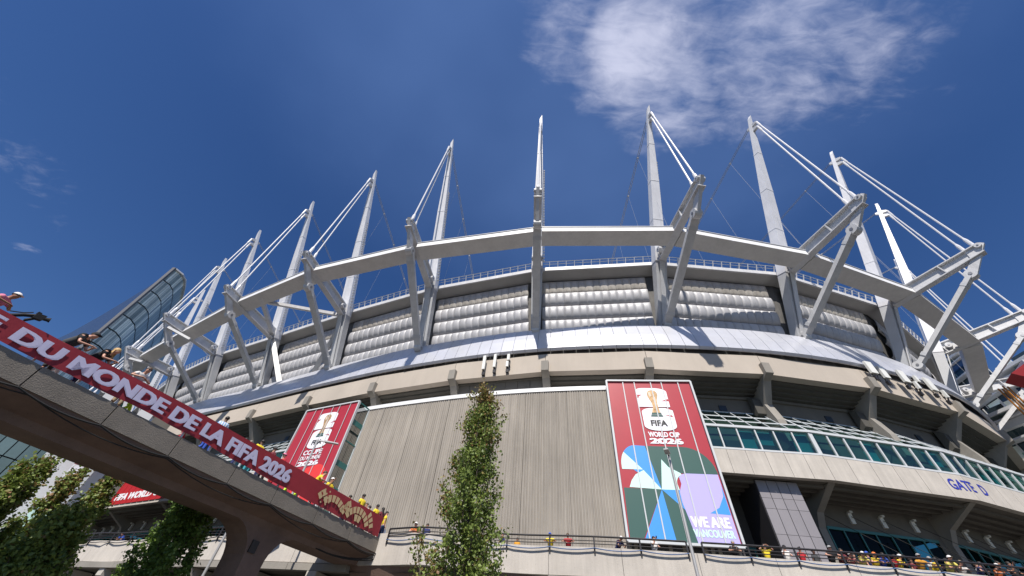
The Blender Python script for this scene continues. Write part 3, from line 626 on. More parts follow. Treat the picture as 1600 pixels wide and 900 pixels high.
# ------------------------------------------------------------------ perimeter deck
DZ = 5.65
DK = [(-62, 60), (-45, 47), (-33.4, 40.3), (-30.9, 39.4), (-20.5, 34.2), (-12.5, 31.4), (-7.2, 29.9), (-4.0, 28.3), (-1.1, 28.05), (1.8, 27.85), (6.8, 26.5), (12.3, 25.6), (17.6, 24.85), (23.1, 24.3), (28.4, 24.0), (34, 24.1), (40, 25.4), (47, 28.5), (55, 34)]
dv = [Vector((*q, 0)) for q in DK]
def dkpt(s):
    i = min(int(s), len(dv)-2); t = s-i; p0 = dv[max(i-1, 0)]; p1, p2 = dv[i], dv[i+1]; p3 = dv[min(i+2, len(dv)-1)]
    return .5*((2*p1)+(p2-p0)*t+(2*p0-5*p1+4*p2-p3)*t*t+(3*p1-p0-3*p2+p3)*t**3)
DS = []; s_ = 0.0; acc = 0
DS = [dkpt(i*.02) for i in range(int((len(dv)-1)/.02)+1)]
cum = [0]
for a, b in zip(DS[:-1], DS[1:]): cum.append(cum[-1]+(b-a).length)
cum = np.array(cum); TOT = cum[-1]
def DP(L, off=0, z=0):       # along the deck edge; off > 0 is inwards (towards the stadium)
    L = min(max(L, 0), TOT-.01); i = int(np.searchsorted(cum, L, 'right')-1); t = (L-cum[i])/(cum[i+1]-cum[i]); p = DS[i].lerp(DS[i+1], t); d = (DS[i+1]-DS[i]).normalized(); n = Vector((-d.y, d.x, 0))
    return Vector((p.x+n.x*off, p.y+n.y*off, z))
def DN(L): d = (DP(L+.1)-DP(L-.1)).normalized(); return Vector((-d.y, d.x, 0)), d
deck = empty('concourse_deck', (10, 28, GZ), 'raised concrete walkway round the foot of the stadium with panelled parapet', 'walkway')
PW = 4.4
def Lnear(x, y):
    q = Vector((x, y, 0)); return float(cum[int(np.argmin([(p-q).length for p in DS]))])
LB = Lnear(-7.2, 29.9)
for i in range(int(TOT/PW)):
    a, b = i*PW+.012, (i+1)*PW-.012; mb = MB(); sub = 4
    vs = []
    for j in range(sub+1):
        L = a+(b-a)*j/sub; tz = 6.5+.34*max(0, 1-abs(L-LB-1)/9); vs += [DP(L, 0, tz), DP(L, .22, tz), DP(L, .22, 5.0), DP(L, 0, 5.05)]
    fs = []
    for j in range(sub): o = 4*j; fs += [(o+k, o+(k+1) % 4, o+4+(k+1) % 4, o+4+k) for k in range(4)]
    fs += [(0, 1, 2, 3), (4*sub+3, 4*sub+2, 4*sub+1, 4*sub)]
    mb.add(vs, [f[::-1] for f in fs]).build('parapet_panel', 'concrete_deck', deck)
    if LB-3 < a < LB+9: MB().hexa([DP(a, .9, 3.9), DP(b, .9, 3.9), DP(b, 5, 3.9), DP(a, 5, 3.9)], [DP(a, .25, 5.03), DP(b, .25, 5.03), DP(b, 5, 5.03), DP(a, 5, 5.03)]).build('landing_girder', 'concrete_girder', deck); continue
    MB().hexa([DP(a, -.14, 4.62), DP(b, -.14, 4.62), DP(b, .4, 4.62), DP(a, .4, 4.62)], [DP(a, -.14, 5.0), DP(b, -.14, 5.0), DP(b, .4, 5.0), DP(a, .4, 5.0)]).build('ledge', 'concrete', deck)
fl = MB(); un = MB()
for i in range(int(TOT/2)-1):
    a, b = i*2, (i+1)*2; fl.quad(DP(a, .2, DZ), DP(b, .2, DZ), DP(b, 7, DZ), DP(a, 7, DZ)); un.quad(DP(a, .3, 4.7), DP(b, .3, 4.7), DP(b, 9, 4.7), DP(a, 9, 4.7)); un.quad(DP(a, 2.2, GZ), DP(b, 2.2, GZ), DP(b, 2.2, 4.7), DP(a, 2.2, 4.7))
fl.build('floor_slab', 'deck_floor', deck); un.build('soffit', 'concrete_dark', deck)
for i in range(int(TOT/5.2)):
    L = i*5.2+2; n, d = DN(L)
    if LB-3 < L < LB+11: continue
    MB().prism([DP(L, o, z)-d*.35 for o, z in ((-.1, 4.6), (-.1, 4.15), (2.1, 3.0), (2.1, 4.6))], d*.7).build('corbel', 'concrete_deck', deck)
# railing on the parapet
def Lnear(x, y):
    q = Vector((x, y, 0)); return float(cum[int(np.argmin([(p-q).length for p in DS]))])
LB = Lnear(-7.2, 29.9)
def railing(L0, L1, label, gaps=()):
    e = empty('railing', DP((L0+L1)/2, 0, 6.5), label, 'railing', 'black railings along the walkway')
    n = max(2, int(round((L1-L0)/2.65)))
    for i in range(n):
        a = L0+(L1-L0)*i/n; b = L0+(L1-L0)*(i+1)/n
        for z, r_ in ((7.05, .055), (6.82, .026), (6.66, .026)):
            MB().tube([DP(a, -.05, z), DP((a+b)/2, -.05, z), DP(b, -.05, z)], r_, 6).build('rail', 'rail_black', e)
    for i in range(n+1):
        L = L0+(L1-L0)*i/n; MB().beam(DP(L, -.05, 6.15), DP(L, -.05, 7.05), DN(L)[1], .09, .07).build('post', 'rail_black', e)
    return n
def swag(L0, L1, n, label, m='cable_blue', z=6.42, sag=.10):
    mb = MB()
    for i in range(n):
        a = L0+(L1-L0)*i/n; b = L0+(L1-L0)*(i+1)/n
        for o, sg in ((-.13, sag), (-.17, sag*1.12)):
            mb.tube([DP(a+(b-a)*t, o, z-sg*4*t*(1-t)) for t in np.linspace(0, 1, 9)], .028, 5)
    o = mb.build('hanging_cable', m); tag(o, label, 'cable', 'cables looped along the walkway parapet')
Lg = Lnear(12.55, 25.6)
n1_ = railing(LB+.8, Lg-.45, 'long black metal railing on the walkway parapet from the footbridge to the tall lamp post'); swag(LB+.8, Lg-.45, n1_, 'blue cable looped under the railing left of the tall lamp post')
n2_ = railing(Lg+.45, TOT-16, 'black metal railing on the walkway parapet right of the tall lamp post'); swag(Lg+.45, TOT-16, n2_, 'blue cable looped under the railing right of the tall lamp post')
LL = Lnear(-33, 40); n3_ = railing(LL-12, LB-2.5, 'black railing on the walkway parapet seen below the footbridge'); swag(LL-12, LB-2.5, n3_, 'dark cable looped along the parapet below the footbridge', 'cable_black')

# ------------------------------------------------------------------ footbridge
bc = Vector((-12.0514, 19.5948, 0)); bd = Vector((.43557, .90016, 0)); bn = Vector((.90016, -.43557, 0))
def BP(s, o, z): return bc+bd*s+bn*o+Vector((0, 0, z))
bridge = empty('footbridge', BP(3.6, -1.9, GZ), 'concrete footbridge sloping across the lower left on a flared pier', 'footbridge')
js = [-22.4, -19.6, -16.9, -14.2, -11.4, -8.6, -6.0, -3.3, -.35, 2.3, 5.4, 8.5, 11.4]
for a, b in zip(js[:-1], js[1:]):
    a_, b_ = a+.02, b-.02
    MB().hexa([BP(a_, 0, 5.72), BP(b_, 0, 5.72), BP(b_, -.3, 5.72), BP(a_, -.3, 5.72)], [BP(a_, 0, 6.5), BP(b_, 0, 6.5), BP(b_, -.3, 6.52), BP(a_, -.3, 6.52)]).build('edge_panel', 'concrete_ramp', bridge)
    MB().hexa([BP(a_, -3.5, 5.72), BP(b_, -3.5, 5.72), BP(b_, -3.8, 5.72), BP(a_, -3.8, 5.72)], [BP(a_, -3.5, 6.5), BP(b_, -3.5, 6.5), BP(b_, -3.8, 6.5), BP(a_, -3.8, 6.5)]).build('edge_panel', 'concrete_ramp', bridge)
gd = MB(); sec = [(-.06, 5.74), (-.10, 5.6), (-1.05, 5.28), (-1.12, 5.0), (-2.62, 5.0), (-2.68, 5.28), (-3.7, 5.6), (-3.74, 5.74), (-3.5, 6.4), (-.3, 6.4)]
ss = [-22.4, -14, -9, -4, 0, 3.6, 7, 11.4, 12.6]; vs = []; fs = []; ns_ = len(sec)
for s in ss: vs += [BP(s, o, z) for o, z in sec]
for i in range(len(ss)-1):
    for j in range(ns_): fs.append((i*ns_+j, i*ns_+(j+1) % ns_, (i+1)*ns_+(j+1) % ns_, (i+1)*ns_+j))
fs += [tuple(range(ns_))[::-1], tuple((len(ss)-1)*ns_+j for j in range(ns_))]
gd.add(vs, fs).build('girder', 'concrete_girder', bridge)
pc = 3.75
prof = []
for i in range(9): t = i/8; ang = t*math.pi/2; prof.append((.62+1.5*(1-math.cos(ang)), 3.5+1.52*math.sin(ang)))
pier = MB(); pl = [BP(pc-x, -1.12, z) for x, z in prof[::-1]]+[BP(pc-.62, -1.12, GZ), BP(pc+.62, -1.12, GZ)]+[BP(pc+x, -1.12, z) for x, z in prof]
po = pier.prism(pl, bn*-1.5).build('pier', 'concrete_girder', bridge)
MB().box(BP(pc-.35, -1.1, 4.15), bd*.2, bn*.04, Vector((0, 0, .26))).build('junction_box', 'rail_black', po)
lw = MB()  # landing wall where the bridge meets the deck
lw.hexa([BP(11.4, 0, 5.72), BP(12.4, 0, 5.6), BP(12.4, -3.7, 5.6), BP(11.4, -3.7, 5.6)], [BP(11.4, 0, 6.5), BP(12.4, 0, 6.5), BP(12.4, -3.7, 6.5), BP(11.4, -3.7, 6.5)]); lw.build('landing_slab', 'concrete_ramp', bridge)
# bridge railing, both sides: white posts
for oo, lb in ((-.12, 'white post railing behind the red banner on the near side of the footbridge'), (-3.6, 'white post railing on the far side of the footbridge')):
    rg = empty('railing', BP(-5, oo, 6.5), lb, 'railing', 'railings of the footbridge')
    for i in range(24):
        s = -21.5+i*1.4
        if s > 11.2: break
        MB().beam(BP(s, oo, 6.5), BP(s, oo, 7.32), bd, .07, .07).build('post', 'white_paint', rg)
    for z in (7.32, 6.95): MB().tube([BP(-21.5, oo, z), BP(11.2, oo, z)], .035, 6).build('rail', 'rail_black', rg)
# red banner on the bridge
ban = empty('bridge_banner', BP(0, .06, 6.55), 'long red banner with white lettering stretched along the footbridge railing', 'banner')
def bz(s):   # lower and upper edge
    return float(np.interp(s, [-22, -10, -8, -6, -3, .6, 5.4, 11], [6.56, 6.57, 6.6, 6.69, 6.70, 6.60, 6.55, 6.52]))+.015*math.sin(s*2.3+1), float(np.interp(s, [-22, -10.6, -8.8, -6.6, -3.8, 0, 11], [7.3, 7.36, 7.42, 7.55, 7.64, 7.66, 7.7]))
mb = MB(); vs = []; fs = []; sx = np.linspace(-21.5, 11.1, 130); nz = 6
for s in sx:
    lo, hi = bz(s)
    for j in range(nz): t = j/(nz-1); vs.append(BP(s, .05+.012*math.sin(s*2.2+t*3)*(1-t)+.006*math.sin(s*5.1+t*5), lo+(hi-lo)*t))
for i in range(len(sx)-1):
    for j in range(nz-1): q = i*nz+j; fs.append((q, q+nz, q+nz+1, q+1))
mb.add(vs, fs).build('cloth_strip', 'banner_red', ban, smooth=True)
def bf(x, y, e=0): lo, hi = bz(x); return BP(x, .085+e, lo+(hi-lo)*y)
letters('DU MONDE DE LA FIFA 2026', bf, -9.87, 2.65, .17, .80, .06, 'print_lilac_white', ban)
letters('COUPE', bf, -13.9, -10.25, .17, .80, .06, 'print_lilac_white', ban)
gp = MB()   # gold tile arches
def gtile(c0, r0, r1, a0, a1, z0):
    q = [(c0+math.cos(a)*r, z0+math.sin(a)*r) for r, a in ((r0, a0), (r1, a0), (r1, a1), (r0, a1))]
    lo, hi = 6.64, 7.6
    if all(lo < z < hi for x, z in q): gp.quad(*[BP(x, .11, z) for x, z in q])
for c0, z0 in ((6.3, 6.0), (8.6, 6.1)):
    for ri in range(3):
        r0 = .62+ri*.42; nseg = 8+ri*4
        for i in range(nseg): a0 = math.pi*i/nseg+.03; a1 = math.pi*(i+1)/nseg-.03; gtile(c0, r0, r0+.36, a0, a1, z0)
for i in range(5):
    for j in range(5):
        cx, cz = 5.05+i*.2, 6.75+j*.17
        if (i+j) % 2: gp.quad(BP(cx-.07, .112, cz), BP(cx, .112, cz-.06), BP(cx+.07, .112, cz), BP(cx, .112, cz+.06))
gp.build('gold_pattern', 'tile_gold', ban)
# hanging black cables under the bridge edge
def hang(pts, r_, label, m='cable_black', nsub=8):
    mb = MB(); out = []
    for a, b in zip(pts[:-1], pts[1:]):
        a = Vector(a); b = Vector(b); L = (b-a).length
        for t in np.linspace(0, 1, nsub, endpoint=False): out.append(a.lerp(b, t)-Vector((0, 0, L*.055*4*t*(1-t))))
    out.append(Vector(pts[-1])); mb.tube(out, r_, 5); tag(mb.build('hanging_cable', m), label, 'cable', 'cables hung under the footbridge')
hang([BP(s, .05, 5.66) for s in (-20, -14.2, -8.6, -6, -3.3, -.35, 2.3, 5.4, 8.5, 11.4)], .035, 'thick black cable looped along the bottom edge of the footbridge')
hang([BP(s, .02, 5.6) for s in (-20, -12, -8.2, -3.3, 2.3, 8.5, 11.6)], .022, 'thin black cable hanging in longer loops under the footbridge edge')
hang([BP(7.5, -1.0, 5.0), BP(11.9, .1, 5.5)], .045, 'black cable sagging deep below the right end of the footbridge')
hang([BP(7.3, -1.0, 5.0), BP(11.9, .06, 5.62)], .03, 'thinner black cable beside the one sagging below the right end of the footbridge')
hang([BP(11.6, .1, 7.1), BP(11.75, .15, 6.3), BP(11.6, .12, 5.6)], .035, 'blue cable dropping down the corner where footbridge and walkway meet', 'cable_blue')
hang([BP(4.6, -2.7, 3.9), BP(6.4, -4.5, 4.1), BP(8, -6, 3.9), BP(9.5, -7.2, 4.1)], .03, 'black cable strung behind the bridge pier in front of the pale walkway edge')

# ------------------------------------------------------------------ tall printed banners
def face_fn(u0, u1, n, z0, z1, d=0):
    a = P(u0, n, 0); b = P(u1, n, 0); t = (b-a).normalized(); nn = Vector((t.y, -t.x, 0))
    return lambda x, y, e=0: Vector((a.x+(b.x-a.x)*x+nn.x*(d+e), a.y+(b.y-a.y)*x+nn.y*(d+e), z1+(z0-z1)*y))   # x right, y down, both 0..1
def arcp(cx, cy, rx, ry, a0, a1, n=10): return [(cx+rx*math.cos(R(a0+(a1-a0)*i/n)), cy-ry*math.sin(R(a0+(a1-a0)*i/n))) for i in range(n+1)]
def flat(mb, f, pts, e, mi): mb.add([f(x, y, e) for x, y in pts], [tuple(range(len(pts)))[::-1]], mi)
def rrect(x0, y0, x1, y1, r=(.03,)*4, k=2.2):   # tl, tr, br, bl radii in x units; k = width/height ratio for y
    k_ = .5
    tl, tr, br, bl = r; P_ = []
    P_ += arcp(x0+tl, y0+tl*k_, tl, tl*k_, 180, 90, 6); P_ += arcp(x1-tr, y0+tr*k_, tr, tr*k_, 90, 0, 6); P_ += arcp(x1-br, y1-br*k_, br, br*k_, 0, -90, 6); P_ += arcp(x0+bl, y1-bl*k_, bl, bl*k_, -90, -180, 6)
    return P_
def area(p): return sum(p[i][0]*p[(i+1) % len(p)][1]-p[(i+1) % len(p)][0]*p[i][1] for i in range(len(p)))
def logo(f, par, x0, x1, y0, y1):
    """2 over 6 in white blocks, gold trophy in front, FIFA below: x,y normalised in this box"""
    X = lambda x: x0+(x1-x0)*x; Y = lambda y: y0+(y1-y0)*y
    w = MB()
    def rr(a, b, c, d, r): 
        pts = rrect(0, 0, 1, 1, r); flat(w, f, [(X(a+(c-a)*px), Y(b+(d-b)*py)) for px, py in pts], .05, 0)
    rr(0, 0, .98, .465, (.22, .42, 0, 0)); rr(.05, .488, 1.03, 1.0, (.38, .10, .42, .42))
    w.build('numeral_print', 'print_white', par)
    rd = MB()
    for pts in ([(-.02, .17), (.16, .17), (.05, .215), (.04, .25), (-.02, .25)], [(.74, .325), (.97, .27), (.99, .325)], [(.74, .47), (.80, .485), (1.06, .485), (1.06, .55), (.98, .53)][::-1], [(.76, .655), (.96, .655), (.99, .70)]): flat(rd, f, [(X(p), Y(q)) for p, q in (pts if area(pts) < 0 else pts[::-1])][::-1], .058, 0)
    rd.build('numeral_notch', 'print_red', par)
    t = MB(); flat(t, f, [(X(a), Y(b)) for a, b in ((.34, .12), (.40, .07), (.5, .055), (.60, .07), (.66, .12), (.665, .19), (.62, .27), (.60, .35), (.60, .46), (.63, .60), (.37, .60), (.44, .46), (.42, .36), (.36, .26), (.33, .19))[::-1]], .066, 0)
    flat(t, f, [(X(a), Y(b)) for a, b in ((.36, .13), (.44, .09), (.47, .2), (.4, .22))], .072, 1); flat(t, f, [(X(a), Y(b)) for a, b in ((.5, .25), (.57, .22), (.57, .4), (.52, .5))], .072, 1)
    flat(t, f, [(X(.36), Y(.60)), (X(.64), Y(.60)), (X(.66), Y(.64)), (X(.34), Y(.64))], .068, 2); flat(t, f, [(X(.33), Y(.65)), (X(.67), Y(.65)), (X(.69), Y(.69)), (X(.31), Y(.69))], .068, 2)
    t.build('trophy_print', ['print_gold', 'print_gold_light', 'print_green'], par)
    letters('FIFA', lambda x, y, e=0: f(X(x), Y(y), .075+e), .26, .76, .90, .77, .03, 'print_black', par, .4)
# right banner
bu0, bu1 = .447, .930
fR = face_fn(bu0, bu1, -1.35, 8.45, 22.3)
bR = empty('tall_banner', fR(.5, 1), 'tall printed banner reading WORLD CUP 2026 and WE ARE VANCOUVER beside the ribbed wall', 'banner', 'tall printed banners')
jx = [0, .19, .33, .53, .66, .86, 1.0]
for a, b in zip(jx[:-1], jx[1:]):
    MB().add([fR(a+.004, 1, 0), fR(b-.004, 1, 0), fR(b-.004, 0, 0), fR(a+.004, 0, 0), fR(a+.004, 1, -.12), fR(b-.004, 1, -.12), fR(b-.004, 0, -.12), fR(a+.004, 0, -.12)], [(0, 1, 2, 3), (7, 6, 5, 4), (0, 4, 5, 1), (2, 6, 7, 3), (1, 5, 6, 2), (3, 7, 4, 0)]).build('banner_panel', 'print_red', bR)
art = MB(); mats_ = ['print_cyan', 'print_green', 'print_mint', 'print_lilac', 'print_red']
def A(pts, mi, e): flat(art, fR, pts[::-1] if area(pts) > 0 else pts, e, mi)
Y0, YC, X0, XC = .478, .735, .03, .395   # top of the art, pinwheel centre
A([(XC, YC), (X0+.06, .60)]+arcp(.2, .60, .17, .125, 180, 90)[3:]+[(.31, Y0)], 0, .010)            # cyan fan
A([(.31, Y0), (.70, Y0)]+arcp(.70, .64, .29, .162, 90, 5, 8)+[(.99, .64), (.62, .64)]+[(XC, YC)], 1, .012)   # dark green
A([(.03, .625), (.03, .60)]+arcp(.2, .60, .17, .125, 180, 140, 5)+[(.245, .625)], 2, .016)            # mint left
A([(.08, .728), (.11, .69), (.16, .655), (.25, .628), (XC, YC)], 2, .018)                              # mint lower fan
A([(.02, .732), (XC, YC), (.13, .998), (.01, .998)], 1, .014)                                          # lower-left green
A([(XC, YC), (.43, .998), (.14, .998)], 0, .016)                                                      # cyan wedge
A([(XC, YC), (.62, .735), (.66, .998), (.43, .998)], 1, .012)
A([(XC, YC), (.57, YC), (.58, .84)], 0, .020)
A([(XC, YC), (.455, .56), (.51, .605)]+[(.62, .64)]+arcp(.66, .70, .10, .055, 110, 180, 6)+[(.57, YC)], 2, .022)   # mint star
A([(.60, .70)]+arcp(.68, .685, .10, .045, 150, 90, 6)+[(.985, .641), (.99, .998), (.62, .998), (.595, .90), (.565, .80), (.565, .745)], 3, .026)   # lilac
A([(.985, .70)]+[(.97, .76), (.90, .82), (.80, .85), (.985, .855)], 0, .030)
art.build('printed_shapes', mats_, bR)
letters('WE ARE', lambda x, y, e=0: fR(x, y, .034+e), .60, .955, .922, .868, .07, 'print_white', bR); letters('WORLD CUP', lambda x, y, e=0: fR(x, y, .034+e), .375, .715, .418, .383, .05, 'print_white', bR, .7); letters('2026', lambda x, y, e=0: fR(x, y, .034+e), .375, .735, .463, .425, .07, 'print_white', bR)
letters('VANCOUVER', lambda x, y, e=0: fR(x, y, .034+e), .60, .965, .968, .930, .05, 'print_mint', bR, .7)
logo(fR, bR, .335, .70, .055, .375)
fj = MB()
for x in jx[1:-1]: fj.quad(fR(x-.006, 1, .08), fR(x+.006, 1, .08), fR(x+.006, 0, .08), fR(x-.006, 0, .08))
fj.build('panel_joint', 'frame_white', bR)
fm = MB()
for (a, b) in (((-.012, -.004), (-.012, 1.004)), ((1.012, -.004), (1.012, 1.004)), ((-.012, -.004), (1.012, -.004)), ((-.012, 1.004), (1.012, 1.004))): fm.beam(fR(*a), fR(*b), N3(.7), .32, .17)
fm.build('frame', 'frame_white', bR)
bk = MB().hexa([fR(-.012, 1, -.12), fR(1.012, 1, -.12), fR(1.012, 1, -.62), fR(-.012, 1, -.62)], [fR(-.012, 0, -.12), fR(1.012, 0, -.12), fR(1.012, 0, -.62), fR(-.012, 0, -.62)]); bk.build('backing_box', 'tile_dark', bR)
# left banner
lu0, lu1 = -1.742, -1.262
fL = face_fn(lu0, lu1, 0.0, 8.2, 21.7)
bL = empty('tall_banner', fL(.5, 1), 'tall red banner reading COUPE DU MONDE 2026 on a box by the ribbed wall', 'banner', 'tall printed banners')
for a, b in zip(jx[:-1], jx[1:]):
    MB().add([fL(a+.004, 1, 0), fL(b-.004, 1, 0), fL(b-.004, 0, 0), fL(a+.004, 0, 0), fL(a+.004, 1, -.12), fL(b-.004, 1, -.12), fL(b-.004, 0, -.12), fL(a+.004, 0, -.12)], [(0, 1, 2, 3), (7, 6, 5, 4), (0, 4, 5, 1), (2, 6, 7, 3), (1, 5, 6, 2), (3, 7, 4, 0)]).build('banner_panel', 'print_red', bL)
logo(fL, bL, .34, .70, .06, .375)
letters('COUPE', lambda x, y, e=0: fL(x, y, .034+e), .36, .70, .425, .385, .06, 'print_white', bL, .6); letters('DU MONDE', lambda x, y, e=0: fL(x, y, .034+e), .35, .71, .465, .433, .05, 'print_white', bL, .45); letters('2026', lambda x, y, e=0: fL(x, y, .034+e), .34, .72, .512, .475, .07, 'print_white', bL)
ar2 = MB(); flat(ar2, fL, (arcp(.72, .60, .2, .09, 90, 0, 8)+[(.92, .80), (.45, .80), (.45, .60)]+arcp(.55, .60, .1, .07, 180, 90, 6))[::-1], .03, 0); ar2.build('printed_shapes', 'bright_red', bL)
fj = MB()
for x in jx[1:-1]: fj.quad(fL(x-.005, 1, .08), fL(x+.005, 1, .08), fL(x+.005, 0, .08), fL(x-.005, 0, .08))
fj.build('panel_joint', 'frame_white', bL)
fm = MB()
for (a, b) in (((-.012, -.004), (-.012, 1.004)), ((1.012, -.004), (1.012, 1.004)), ((-.012, -.004), (1.012, -.004))): fm.beam(fL(*a), fL(*b), N3(-1.5), .25, .15)
for y in (0, .33, .66, 1.0):
    fm.beam(fL(1.0, y, -.1), fL(1.0, y, -1.95), Vector((0, 0, 1)), .12, .12, mi=1); fm.beam(fL(0.0, y, -.1), fL(0, y, -1.95), Vector((0, 0, 1)), .12, .12, mi=1)
fm.beam(fL(1.0, 0, -1.9), fL(1.0, 1, -1.9), N3(-1.5), .15, .15, mi=0)
for y in (.17, .5, .83): fm.beam(fL(1.0, y, -.1), fL(1.0, y, -1.95), Vector((0, 0, 1)), .55, .06, mi=1)
fm.build('frame', ['frame_white', 'frame_teal'], bL)
MB().hexa([fL(0, 1, -.12), fL(.985, 1, -.12), fL(.985, 1, -2), fL(0, 1, -2)], [fL(0, .01, -.12), fL(.985, .01, -.12), fL(.985, .01, -2), fL(0, .01, -2)]).build('backing_box', 'door_dark', bL)
for j in range(4): MB().quad(fL(1.0, .01+j*.25, -.15), fL(1.0, .01+j*.25, -1.85), fL(1.0, .24+j*.25, -1.85), fL(1.0, .24+j*.25, -.15)).build('side_pane', 'window_glass', bL)
# red gate banner on the left concourse
fG = face_fn(-4.03, -3.0, -1.85, 14.3, 17.9)
bG = empty('gate_banner', fG(.5, 1), 'red banner reading FIFA WORLD CUP 26 on the concourse band under the footbridge', 'banner')
for i in range(12): a, b = i/12+.003, (i+1)/12-.003; MB().add([fG(a, 1, 0), fG(b, 1, 0), fG(b, 0, 0), fG(a, 0, 0), fG(a, 1, -.1), fG(b, 1, -.1), fG(b, 0, -.1), fG(a, 0, -.1)], [(0, 1, 2, 3), (7, 6, 5, 4), (0, 4, 5, 1), (2, 6, 7, 3), (1, 5, 6, 2), (3, 7, 4, 0)]).build('banner_panel', 'gate_red', bG)
letters('FIFA WORLD CUP 26', lambda x, y, e=0: fG(x, y, .02+e), .12, .97, .86, .60, .05, 'print_white', bG)

# ------------------------------------------------------------------ antennas on the beam
def antenna(u, n, z, h, w, label, tilt=0, dbl=False):
    c = P(u, n, z); t = T3(u); nn = N3(u); o = empty('antenna', c, label, 'antenna', 'antennas mounted on the concrete beam')
    cs = [0, 0] if not dbl else [0, .34]
    MB().box(c+nn*.18, t*w, nn*.12, Vector((0, 0, h))).build('casing', 'antenna_white', o)
    mb = MB(); mb.tube([c-nn*.12+Vector((0, 0, -h-.5)), c-nn*.12+Vector((0, 0, h))], .05, 6)
    for q in (-.7, .6): mb.box(c+Vector((0, 0, h*q))-nn*.0, t*.12, nn*.16, Vector((0, 0, .07)))
    for q in range(4): mb.tube([c+nn*.15+t*(q-1.5)*w*.4+Vector((0, 0, -h)), c+t*(q-1.5)*w*.5+Vector((0, 0, -h-.35)), c-nn*.15+t*w*.6*(q-1)+Vector((0, 0, -h-.7))], .03, 4)
    mb.box(c-nn*.05+Vector((0, 0, -h-.45)), t*.16, nn*.14, Vector((0, 0, .2))); mb.build('mount', 'rail_black', o)
antenna(-.385, -1.8, 25.95, .95, .17, 'white antenna box on the beam above the tree top, leftmost of three')
antenna(-.305, -1.8, 26.05, .90, .15, 'white antenna box on the beam above the tree top, middle one of three')
antenna(-.205, -1.8, 26.35, .40, .15, 'short white antenna box, upper of two stacked right of the pair over the tree'); antenna(-.21, -1.8, 25.4, .36, .14, 'short white antenna box, lower of two stacked right of the pair over the tree')
for (u, z, h, w, lb) in ((2.19, 26.7, .75, .42, 'wide white antenna box at the left end of the cluster on the right'), (2.27, 26.4, .75, .34, 'white antenna box overlapping the leftmost one of the right cluster'), (2.43, 26.5, .75, .42, 'wide white antenna box in the middle of the cluster on the right of the beam'), (2.50, 25.7, .45, .16, 'small slim white antenna unit hanging below the middle antenna box'), (2.66, 26.5, .8, .44, 'wide white antenna box at the right end of the cluster on the beam'), (2.745, 25.7, .45, .16, 'small slim white antenna unit hanging at the far right of the antenna cluster'), (2.55, 26.7, .4, .18, 'small white antenna unit between the middle and the right antenna boxes')):
    antenna(u, -1.6, z, h, w, lb)

# ------------------------------------------------------------------ lamp posts
def lamp(x, y, z0, z1, adir, alen, label):
    o = empty('lamp_post', (x, y, z0), label, 'lamp post', 'lamp posts round the stadium'); a = Vector(adir).normalized()
    MB().tube([(x, y, z0), (x, y, z0+.5), (x, y, z1)], [.105, .095, .065], 10).build('pole', 'pole_grey', o, smooth=False)
    MB().tube([(x, y, z0), (x, y, z0+.22)], .2, 10).build('base', 'pole_grey', o)
    hd = MB(); p = Vector((x, y, z1)); hd.beam(p-a*.1, p+a*alen*.4, Vector((0, 0, 1)), .08, .1); hd.beam(p+a*alen*.35, p+a*alen, a.cross(Vector((0, 0, 1))), .3, .1, .24, .07)
    hd.build('lamp_head', 'pole_grey', o)
q = ray(1068, 807); h_ = math.hypot(q.x, q.y); zt = ray(1043, 712); d_ = 23.2
lamp(q.x/h_*d_, q.y/h_*d_, GZ, zt.z/math.hypot(zt.x, zt.y)*d_, (-.6, -1, 0), .9, 'tall slim grey lamp post standing in front of the WE ARE VANCOUVER banner')
q = ray(486, 710); h_ = math.hypot(q.x, q.y); zt = ray(497, 688); d_ = 31
lamp(q.x/h_*d_, q.y/h_*d_, DZ, zt.z/math.hypot(zt.x, zt.y)*d_, (1, .2, 0), 1.5, 'grey lamp post with a flat arm in front of the COUPE DU MONDE banner')
q = ray(350, 840); h_ = math.hypot(q.x, q.y); d_ = 33
lamp(q.x/h_*d_, q.y/h_*d_, GZ, 9.5, (1, .2, 0), 1.5, 'grey lamp post wrapped in cables beside the footbridge pier')

# ------------------------------------------------------------------ far buildings
def az(deg, D, z): return Vector((math.sin(R(deg))*D, math.cos(R(deg))*D, z))
tw = empty('glass_tower', az(-52, 160, GZ), 'tall curved glass tower with dark side and pale glazed bands behind the footbridge', 'tower')
TZ = 92
right_pl = [az(-52.1, 150, 0), az(-51.2, 150.5, 0), az(-50.5, 152.5, 0), az(-50.0, 156, 0), az(-49.2, 164, 0), az(-48.3, 176, 0), az(-47.4, 190, 0), az(-46.4, 206, 0), az(-45, 226, 0)]
left_pl = [az(-52.15, 150, 0), az(-52.5, 165, 0), az(-52.95, 185, 0), az(-53.4, 207, 0), az(-53.9, 232, 0), az(-54.6, 262, 0)]
fh = 5.4; nb = 17
for j in range(nb):
    z1 = TZ-j*fh; z0 = z1-fh
    for i in range(len(right_pl)-1):
        a, b = right_pl[i], right_pl[i+1]; sub = 4
        for s in range(sub):
            p0, p1 = a.lerp(b, s/sub+.01), a.lerp(b, (s+1)/sub-.01)
            if i > 4 and s % 2: continue
            if i > 4: p1 = a.lerp(b, (s+2)/sub-.01)
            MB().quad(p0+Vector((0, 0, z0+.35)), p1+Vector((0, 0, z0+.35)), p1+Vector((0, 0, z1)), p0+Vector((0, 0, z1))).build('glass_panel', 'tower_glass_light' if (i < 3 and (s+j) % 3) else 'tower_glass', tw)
body = MB(); full = right_pl+[az(-50, 300, 0)]+left_pl[::-1]
